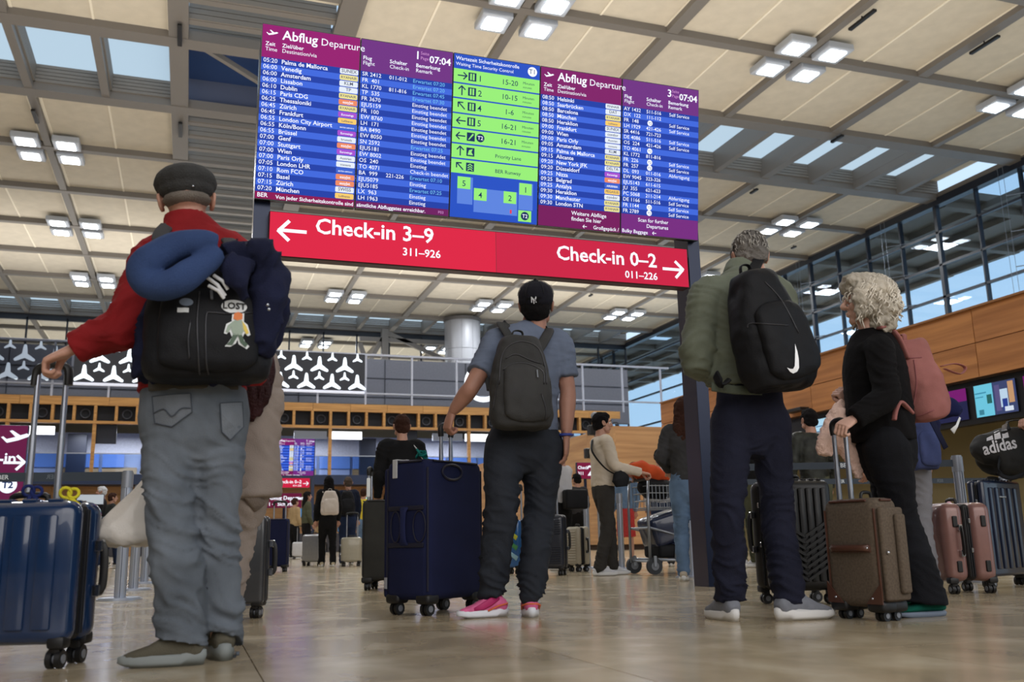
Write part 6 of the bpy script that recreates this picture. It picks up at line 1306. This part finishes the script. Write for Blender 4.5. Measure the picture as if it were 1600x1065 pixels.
for x, y in ((.02, -.25), (.02, .25), (.7, 0)):
    w = MB().cyl((x, y-.02, .09), (x, y+.02, .09), .09, 22).build('wheel', mat('tyre_grey', (46, 50, 56), .6), tl, smooth=30); MB().cyl((x, y-.025, .09), (x, y+.025, .09), .045, 14).build('wheel_hub', GREYP, w, smooth=30)
    MB().rbox((x-.02, y-.035, .08), (x+.02, y-.025, .2), .006, 1).build('wheel_fork', ST, tl)
bk = MB()
for z in (.72, .8, .88, .96):
    for a, b in (((.02, -.2), (.3, -.2)), ((.3, -.2), (.3, .2)), ((.3, .2), (.02, .2)), ((.02, .2), (.02, -.2))): bk.cyl((*a, z), (*b, z), .005, 6)
for i in range(7):
    for y in (-.2, .2): bk.cyl((.02+i*.046, y, .7), (.02+i*.046, y, .97), .004, 6)
for i in range(8): bk.cyl((.02, -.2+i*.057, .7), (.3, -.2+i*.057, .7), .004, 6).cyl((.3, -.2+i*.057, .7), (.3, -.2+i*.057, .97), .004, 6)
bk.build('wire_basket', ST, tl)['kind'] = 'stuff'
m = MB(); m.rbox((.08, -.2, -.14), (.82, .2, .2), .06, 3); m.xf(Matrix.Translation((TX, TY, .38)) @ Matrix.Rotation(math.radians(-16), 4, 'Y')); c8 = m.build('trolley_suitcase', mat('gloss_navy', (24, 36, 66), .25, coat=.5), None, smooth=40); tag(c8, 'glossy navy suitcase lying on the luggage trolley', 'suitcase')
m = MB(); m.rbox((.0, -.2, -.13), (.6, .2, .02), .04, 3); m.xf(Matrix.Translation((TX+.12, TY, .3))); c9 = m.build('carry_case', BLKC, None, smooth=40); tag(c9, 'black bag on the bottom rack of the trolley', 'bag')
m = MB(); limb(m, [(V3((TX+.0, TY, .93)), (.03, .04)), (V3((TX+.1, TY, .95)), (.13, .14)), (V3((TX+.33, TY, .93)), (.12, .14)), (V3((TX+.44, TY, .92)), (.04, .05))], ref=(0, 0, 1), n=16); V, F, N = remesh(m, .014, 2); o = Arr().add(V, F).build('basket_bag', BLKC); tag(o, 'black shoulder bag in the trolley basket under the orange one', 'bag')
m = MB(); limb(m, [(V3((TX-.1, TY, 1.17)), (.05, .06)), (V3((TX+.02, TY, 1.15)), (.11, .13)), (V3((TX+.22, TY, 1.09)), (.10, .14)), (V3((TX+.38, TY, 1.05)), (.03, .05))], ref=(0, 0, 1), n=16); V, F, N = remesh(m, .012, 2); V = V+N*(vnoise(V*15)*.012)[:, None]; ob = Arr().add(V, F).build('orange_bag', cloth('burnt_orange', (190, 76, 38), .15)); tag(ob, 'burnt orange rucksack lying on the trolley basket', 'bag')
# woman beside the gantry post
simple('woman with brown hair, dark grey jacket and light blue jeans beside the gantry post', 1084, 7.7, 622, 908, 60, GD, JB, BRH, vx=.012, style='long', shoem=mat('shoe_beige', (180, 168, 150), .7), arms=lambda q: dict(el=(q(-.24, .0, 1.16), q(.2, .1, 1.16)), wr=(q(-.18, .2, 1.05), q(.15, .28, 1.05))))
# dark-clad person holding the charcoal case
pd = simple('short brown-haired person in black seen from behind the large navy suitcase', 627, 8.5, 648, 912, 90, BLK2, BLK2, BRH, vx=.012, wid=1.1)
m = MB(); q = pd['q']; m.loft(*crom([(q(.08, -.02, 1.45), (.014, .005)), (q(.13, -.11, 1.36), (.014, .005)), (q(.2, -.15, 1.2), (.014, .005))], 5), ref=(0, 1, 0), n=8); m.build('white_strap', WS, pd['root'], smooth=True)
# couple
pc = simple('woman with long black hair and a white backpack walking with a man', 511, 17.5, 744, 884, 90, BLK2, BLK2, BH, style='long', stride=.5, shoem=mat('shoe_sand', (190, 176, 146), .7))
q = pc['q']; backpack(pc, 'backpack', 'small white backpack on the long-haired woman in black', q(0, -.2, 1.22), (1, 0, 0), (0, 0, 1), (0, -1, 0), .32, .44, .16, cloth('white_canvas', (206, 196, 188), .06), straps=[dict(pts=[q(-.1, -.08, 1.42), q(-.1, -.02, 1.47), q(-.1, .06, 1.42)]), dict(pts=[q(.1, -.08, 1.42), q(.1, -.02, 1.47), q(.1, .06, 1.42)])], vx=.014)
pm_ = simple('man in dark jacket and black backpack walking beside the long-haired woman', 542, 18.4, 745, 884, 88, cloth('ink_jacket', (28, 34, 52), .1), JD, cloth('grey_brown_hair', (84, 72, 64), .3))
q = pm_['q']; backpack(pm_, 'backpack', 'black backpack on the man walking beside the white backpack', q(-.04, -.18, 1.22), (1, 0, 0), (0, 0, 1), (0, -1, 0), .3, .46, .16, BLKC, vx=.014)
# others
simple('person in white shirt with a black bag standing right of the grey T-shirt man', 882, 11.6, 700, 893, 120, WHT, BLK2, BRH, arms=lambda q: dict(el=(q(-.22, .05, 1.14), q(.2, .12, 1.13)), wr=(q(-.15, .2, 1.0), q(.1, .25, 1.0))))
m = MB(); m.rbox(at(885, 795, 11.3), at(912, 765, 11.45), .03, 3); o = m.build('handbag', BLKC, None, smooth=40); tag(o, 'black handbag at the hip of the person in the white shirt', 'bag')
simple('black-haired person in dark grey top waiting left of the man in cream', 906, 15.5, 740, 880, 100, GD, BLK2, BH)
pw_ = simple('dark-haired person in white T-shirt with a black shoulder strap behind the trolley', 1040, 11.8, 702, 892, 60, WHT, JD, BH)
m = MB(); q = pw_['q']; m.loft([q(-.12, -.03, 1.47), q(0, -.14, 1.25), q(.16, -.13, .98)], (.022, .006), ref=(0, 1, 0), n=8); m.build('shoulder_strap', BLKC, pw_['root'], smooth=True)
simple('woman in red skirt and denim top standing behind the man in cream', 981, 14, 722, 880, 80, JB, cloth('red_dotted', (186, 62, 62), .25, nscale=60), BRH, style='bob', head=at(990, 733, 14), skirt=.42)
simple('person in black puffer jacket behind the belt barrier', 1286, 9.0, 640, 892, 85, cloth('black_puffer', (44, 46, 42), .6, nscale=10, rough=.35), OLV, BH, wid=1.15)
simple('person in olive trousers and white trainers seen between the navy legs', 1172, 10.4, 640, 892, 90, BLK2, OLV, BRH, shoem=MATS['shoe_white'])
pn = simple('person in navy top and light grey sweatpants behind the pink backpack', 1434, 4.95, 532, 924, 75, cloth('navy_vest', (38, 42, 78), .15), cloth('grey_marl_sweat', (124, 124, 130), .1), BRH, vx=.012)
q = pn['q']
m = MB(); limb(m, [(at(1425, 640, 4.8), (.05, .05)), (at(1455, 635, 4.75), (.08, .07)), (at(1485, 638, 4.65), (.07, .06)), (at(1503, 645, 4.6), (.03, .03))], ref=(0, 0, 1)); V, F, N = remesh(m, .01, 2); V = V+N*(vnoise(V*14)*.012)[:, None]
o = Arr().add(V, F).build('rolled_jacket', cloth('royal_navy', (24, 30, 70), .15), None, tuple(at(1460, 640, 4.6))); o.location = at(1460, 640, 4.6); o['_off'] = list(at(1460, 640, 4.6)); tag(o, 'rolled navy jacket sticking out right below the pink backpack', 'jacket')
m = MB(); m.loft([at(1500, 652, 4.58), at(1495, 665, 4.58), at(1488, 674, 4.58)], [(.008, .003), (.01, .003), (.02, .004)], ref=(1, 0, 0), n=8); m.build('white_tag', WS, o, smooth=True)
m = MB(); m.loft([at(1455, 655, 4.62), at(1468, 680, 4.62), at(1478, 700, 4.62)], (.022, .004), ref=(1, 0, 0), n=8); m.build('hanging_strap', NAVYC, o, smooth=True)
bq = backpack(pn, 'backpack', 'navy and blue backpack on the person in grey sweatpants', at(1440, 690, 4.79), (1, 0, 0), (0, 0, 1), (0, -1, 0), .2, .36, .14, cloth('slate_blue', (66, 76, 118), .3), vx=.012)
ph = simple('person standing outside the right edge with one hand on the duffel bag', 1745, 4.75, 500, 930, 180, BLK2, JD, BRH, arms=lambda q: dict(el=(q(-.1, .22, 1.1), q(.2, 0, 1.1)), wr=(at(1614, 655, 5.2), q(.2, .1, .9))), hands=(('grip', (-1, 0, -.1), (0, 0, 1)), None))
# left background
simple('dark-haired man in dark jacket and blue jeans behind the white plastic bag', 168, 24, 770, 877, 20, cloth('forest_jacket', (40, 44, 44), .2), JD, BRH, stride=.9)
simple('person in white cap and pale trousers striding at far left', 152, 24.8, 760, 880, 175, BLK2, cloth('stone_trousers', (186, 182, 174), .08), WHT, stride=.7)
simple('fair-haired person far left beyond the blue suitcase', 22, 16, 768, 890, 80, GD, JD, cloth('blond_hair', (196, 170, 134), .15))
simple('woman with long dark hair and olive jacket left of the far couple', 477, 26, 768, 876, 10, OLV, BLK2, BH, style='long')
simple('child in beige top behind the long-haired woman in olive', 497, 27, 792, 875, 180, TANC, OLV, cloth('sandy_hair', (150, 116, 80), .2))
simple('person in camel coat left of the white backpack woman', 458, 30, 778, 873, 30, TANC, BLK2, BRH)
simple('person in yellow jacket and jeans right of the far couple', 567, 24, 763, 877, 60, YEL, JB, BRH)
simple('person in dark clothes beyond the yellow jacket', 578, 30, 778, 873, 120, GD, JD, BH)
simple('man in grey jacket waiting by the far counter', 640, 38, 792, 868, 100, GD, JD, BH)
simple('person in black beside the far departure board post', 488, 36, 788, 869, 60, BLK2, JD, BH)
# ---------------- screens under the right island, check-in fascia
fs = i1
MB().box((14.3, 9.0, 2.42), (14.5, 24, 3.25)).build('fascia', mat('fascia_black', (22, 22, 28), .4), fs)
def monitor(y0, y1, z0, z1, cols, txt=None):
    b = MB().box((14.27, y0, z0), (14.3, y1, z1)).build('monitor', BLK, fs)
    mb = MB(); n = len(cols)
    for i, (a, c_, z_a, z_b, col) in enumerate(cols):
        ya, yb = y1+(y0-y1)*a, y1+(y0-y1)*c_; za, zb = z0+(z1-z0)*z_a, z0+(z1-z0)*z_b; x = 14.267-i*.0008
        mb.add([(x, ya, za), (x, yb, za), (x, yb, zb), (x, ya, zb)], [(0, 1, 2, 3)], i)
    mb.build('display_face', [scr('mon_%d_%d_%d' % c[4], c[4], .95) for c in cols], b)
    for s_, a, zt, sz in (txt or []):
        t = text_mb([(s_, 0, 0, sz, .015, 'LEFT')]); y = y1+(y0-y1)*a; t.v = [(14.262-.008, y-x, z0+(z1-z0)*zt+z) for x, _, z in t.v]; t.build('lettering', C_W, b)['kind'] = 'stuff'
A_ = [(0, .45, 0, 1, (110, 200, 225)), (.45, 1, 0, 1, (60, 70, 110)), (.5, .62, .1, .9, (90, 84, 130)), (.62, .8, .2, .75, (190, 214, 235)), (.66, .78, .1, .45, (40, 60, 140)), (.82, .95, .3, .95, (196, 150, 110)), (.7, .9, .06, .2, (215, 225, 240)), (.3, .42, .38, .66, (40, 100, 96)), (.02, .3, .72, .76, (60, 140, 170)), (.02, .22, .6, .63, (60, 140, 170)), (.08, .2, .06, .22, (60, 130, 150))]
B_ = [(0, 1, 0, 1, (34, 36, 72)), (0, 1, .6, 1, (118, 26, 110))]
monitor(12.98, 13.95, 2.53, 3.14, A_); monitor(14.15, 15.1, 2.53, 3.14, B_, [('Delta', .1, .66, .14)]); monitor(11.8, 12.8, 2.5, 3.14, B_, [('Delta', .1, .42, .14), ('Self', .1, .22, .1)])
monitor(18.0, 18.9, 2.5, 3.12, [(0, 1, 0, 1, (176, 218, 240)), (.05, .6, .7, .74, (90, 130, 170)), (.05, .5, .5, .54, (90, 130, 170))]); monitor(16.5, 17.45, 2.5, 3.12, B_); monitor(15.35, 16.3, 2.53, 3.14, [(0, 1, 0, 1, (30, 34, 60))])
MB().rbox((13.9, 18.9, 3.36), (14.16, 19.6, 3.44), .01, 1).build('sensor_bar', DK, i1)
# counters and signs at the far end
def signbox(name, lb, cat, a, b, Y, col, words_=(), arrow_=None, th=.12, plane=None, foot=False, pole=True):
    p, q = at(*a, Y), at(*b, Y); x0, x1 = sorted((p.x, q.x)); z0, z1 = sorted((p.z, q.z)); t = empty(name, (x0, Y, z0), lb, cat)
    MB().rbox((0, 0, -z0 if foot else 0), (x1-x0, th, z1-z0), .01, 1).build('case', mat('sign_case', (40, 46, 70), .4), t)
    MB().add([(0.01, -.003, .01), (x1-x0-.01, -.003, .01), (x1-x0-.01, -.003, z1-z0-.01), (.01, -.003, z1-z0-.01)], [(0, 1, 2, 3)]).build('display_face', scr('face_%d_%d_%d' % col, col, .8), t)
    if pole: MB().cyl(((x1-x0)*.5, th*.5, -z0), ((x1-x0)*.5, th*.5, .02), .05, 10).build('pole', NVP, t, smooth=30)
    m = text_mb([(s_, x*(x1-x0), z*(z1-z0), sz, .02, 'LEFT') for s_, x, z, sz in words_]) if words_ else MB()
    for (x, z, s_, an) in (arrow_ or []): arrow(x*(x1-x0), z*(z1-z0), s_, an, m, 0, .14)
    for (x, z, s_) in (plane or []): plane_icon(x*(x1-x0), z*(z1-z0), s_, m)
    if m.v: m.v = [(v[0], -.008, v[2]) for v in m.v]; m.build('lettering', C_W, t)['kind'] = 'stuff'
    return t
signbox('totem_sign', 'magenta totem sign with plane and right arrow at the left edge', 'sign', (-70, 662), (34, 790), 20, (112, 30, 76), (('Check-in', .0, .52, .3), ('0–2', .35, .44, .22)), [(.84, .53, .36, 0)], plane=[(.83, .84, .5)], foot=True, pole=False)
c = at(12, 757, 19.9); m = MB().add([tuple(c+V3((.16*math.cos(t), 0, .16*math.sin(t)))) for t in np.linspace(0, 2*PI, 25)[:-1]], [tuple(range(24))]); o = m.build('terminal_badge', C_W); o2 = words('T2', c+V3((0, -.01, -.06)), .17, .03).build('lettering', C_DK, o); o2['kind'] = 'stuff'; tag(o, 'round T2 badge low on the magenta totem sign', 'sign')
signbox('departure_sign', 'dark magenta overhead sign reading Abflug Departure below the far board', 'sign', (417, 770), (471, 793), 40, (110, 24, 60), (('Abflug Departure', .03, .55, .22), ('1 4  Sicherheit', .05, .15, .2)), None, plane=[(.88, .6, .3)])
signbox('blue_screen', 'glowing blue advertising screen beside the far departure sign', 'screen', (456, 794), (479, 808), 41, (70, 150, 215))
signbox('gate_sign', 'magenta sign with white figures 2 left of the man in cream', 'sign', (901, 722), (929, 748), 28, (132, 28, 66), (('Check', .05, .6, .14), ('311', .05, .25, .14), ('2', .6, .22, .45)))
signbox('kiosk_screen', 'green lit kiosk screen right of the yellow jacket', 'screen', (569, 765), (580, 784), 40, (190, 240, 226))
signbox('counter_monitor', 'black framed counter monitor behind the white plastic bag', 'monitor', (120, 772), (162, 788), 22, (196, 204, 210))
ct = empty('far_counter', (-2, 21.5, 0), 'long dark counter at far left behind the barrier posts', 'desk', world=True)
a, b = at(60, 808, 21.5), at(215, 812, 21.5); MB().rbox((a.x, 21.5, a.z-.15), (b.x, 22.4, a.z), .03, 2).build('worktop', mat('counter_dark', (44, 50, 62), .4), ct); 
for x in (a.x+.2, (a.x+b.x)/2, b.x-.3): MB().box((x, 21.8, 0), (x+.12, 22.2, a.z-.1)).build('leg', mat('counter_leg', (30, 32, 40), .5), ct)
for k, (px, py, Y) in enumerate(((925, 672, 24), (920, 708, 24))):
    c = at(px, py, Y); t = empty('security_camera', tuple(c), ('upper' if k == 0 else 'lower')+' dark camera on the pole left of the man in cream', 'camera', world=True); MB().rbox(c+V3((-.12, -.1, -.14)), c+V3((.12, .1, .14)), .03, 2).build('housing', DK, t)
    if k == 0: MB().cyl((c.x+.15, Y+.1, 0), (c.x+.15, Y+.1, c.z+.35), .04, 10).build('pole', GREYP, t, smooth=30); MB().ball((c.x+.15, Y+.1, c.z+.42), .12).build('dome', GREYP, t, smooth=True)
    else: MB().cyl((c.x, Y, c.z), (c.x+.4, Y+.1, c.z), .03, 8).build('bracket', DK, t, smooth=30)
# row of desks under the gallery
for i in range(9):
    x = -6+i*3.4; t = empty('check_in_desk', (x, 57, 0), 'far check-in desk with dark front under the rear gallery, number %s from the left' % ('one two three four five six seven eight nine'.split()[i]), 'desk', 'check-in desks under the rear gallery')
    MB().rbox((0, 0, 0), (2.4, .8, 1.1), .04, 2).build('desk_body', mat('desk_front', (60, 58, 64), .5), t); MB().rbox((.9, .2, 1.15), (1.6, .3, 1.55), .02, 1).build('monitor', BLK, t); MB().box((.93, .195, 1.18), (1.57, .2, 1.52)).build('display_face', scr('desk_glow', (120, 170, 215), .6), t)
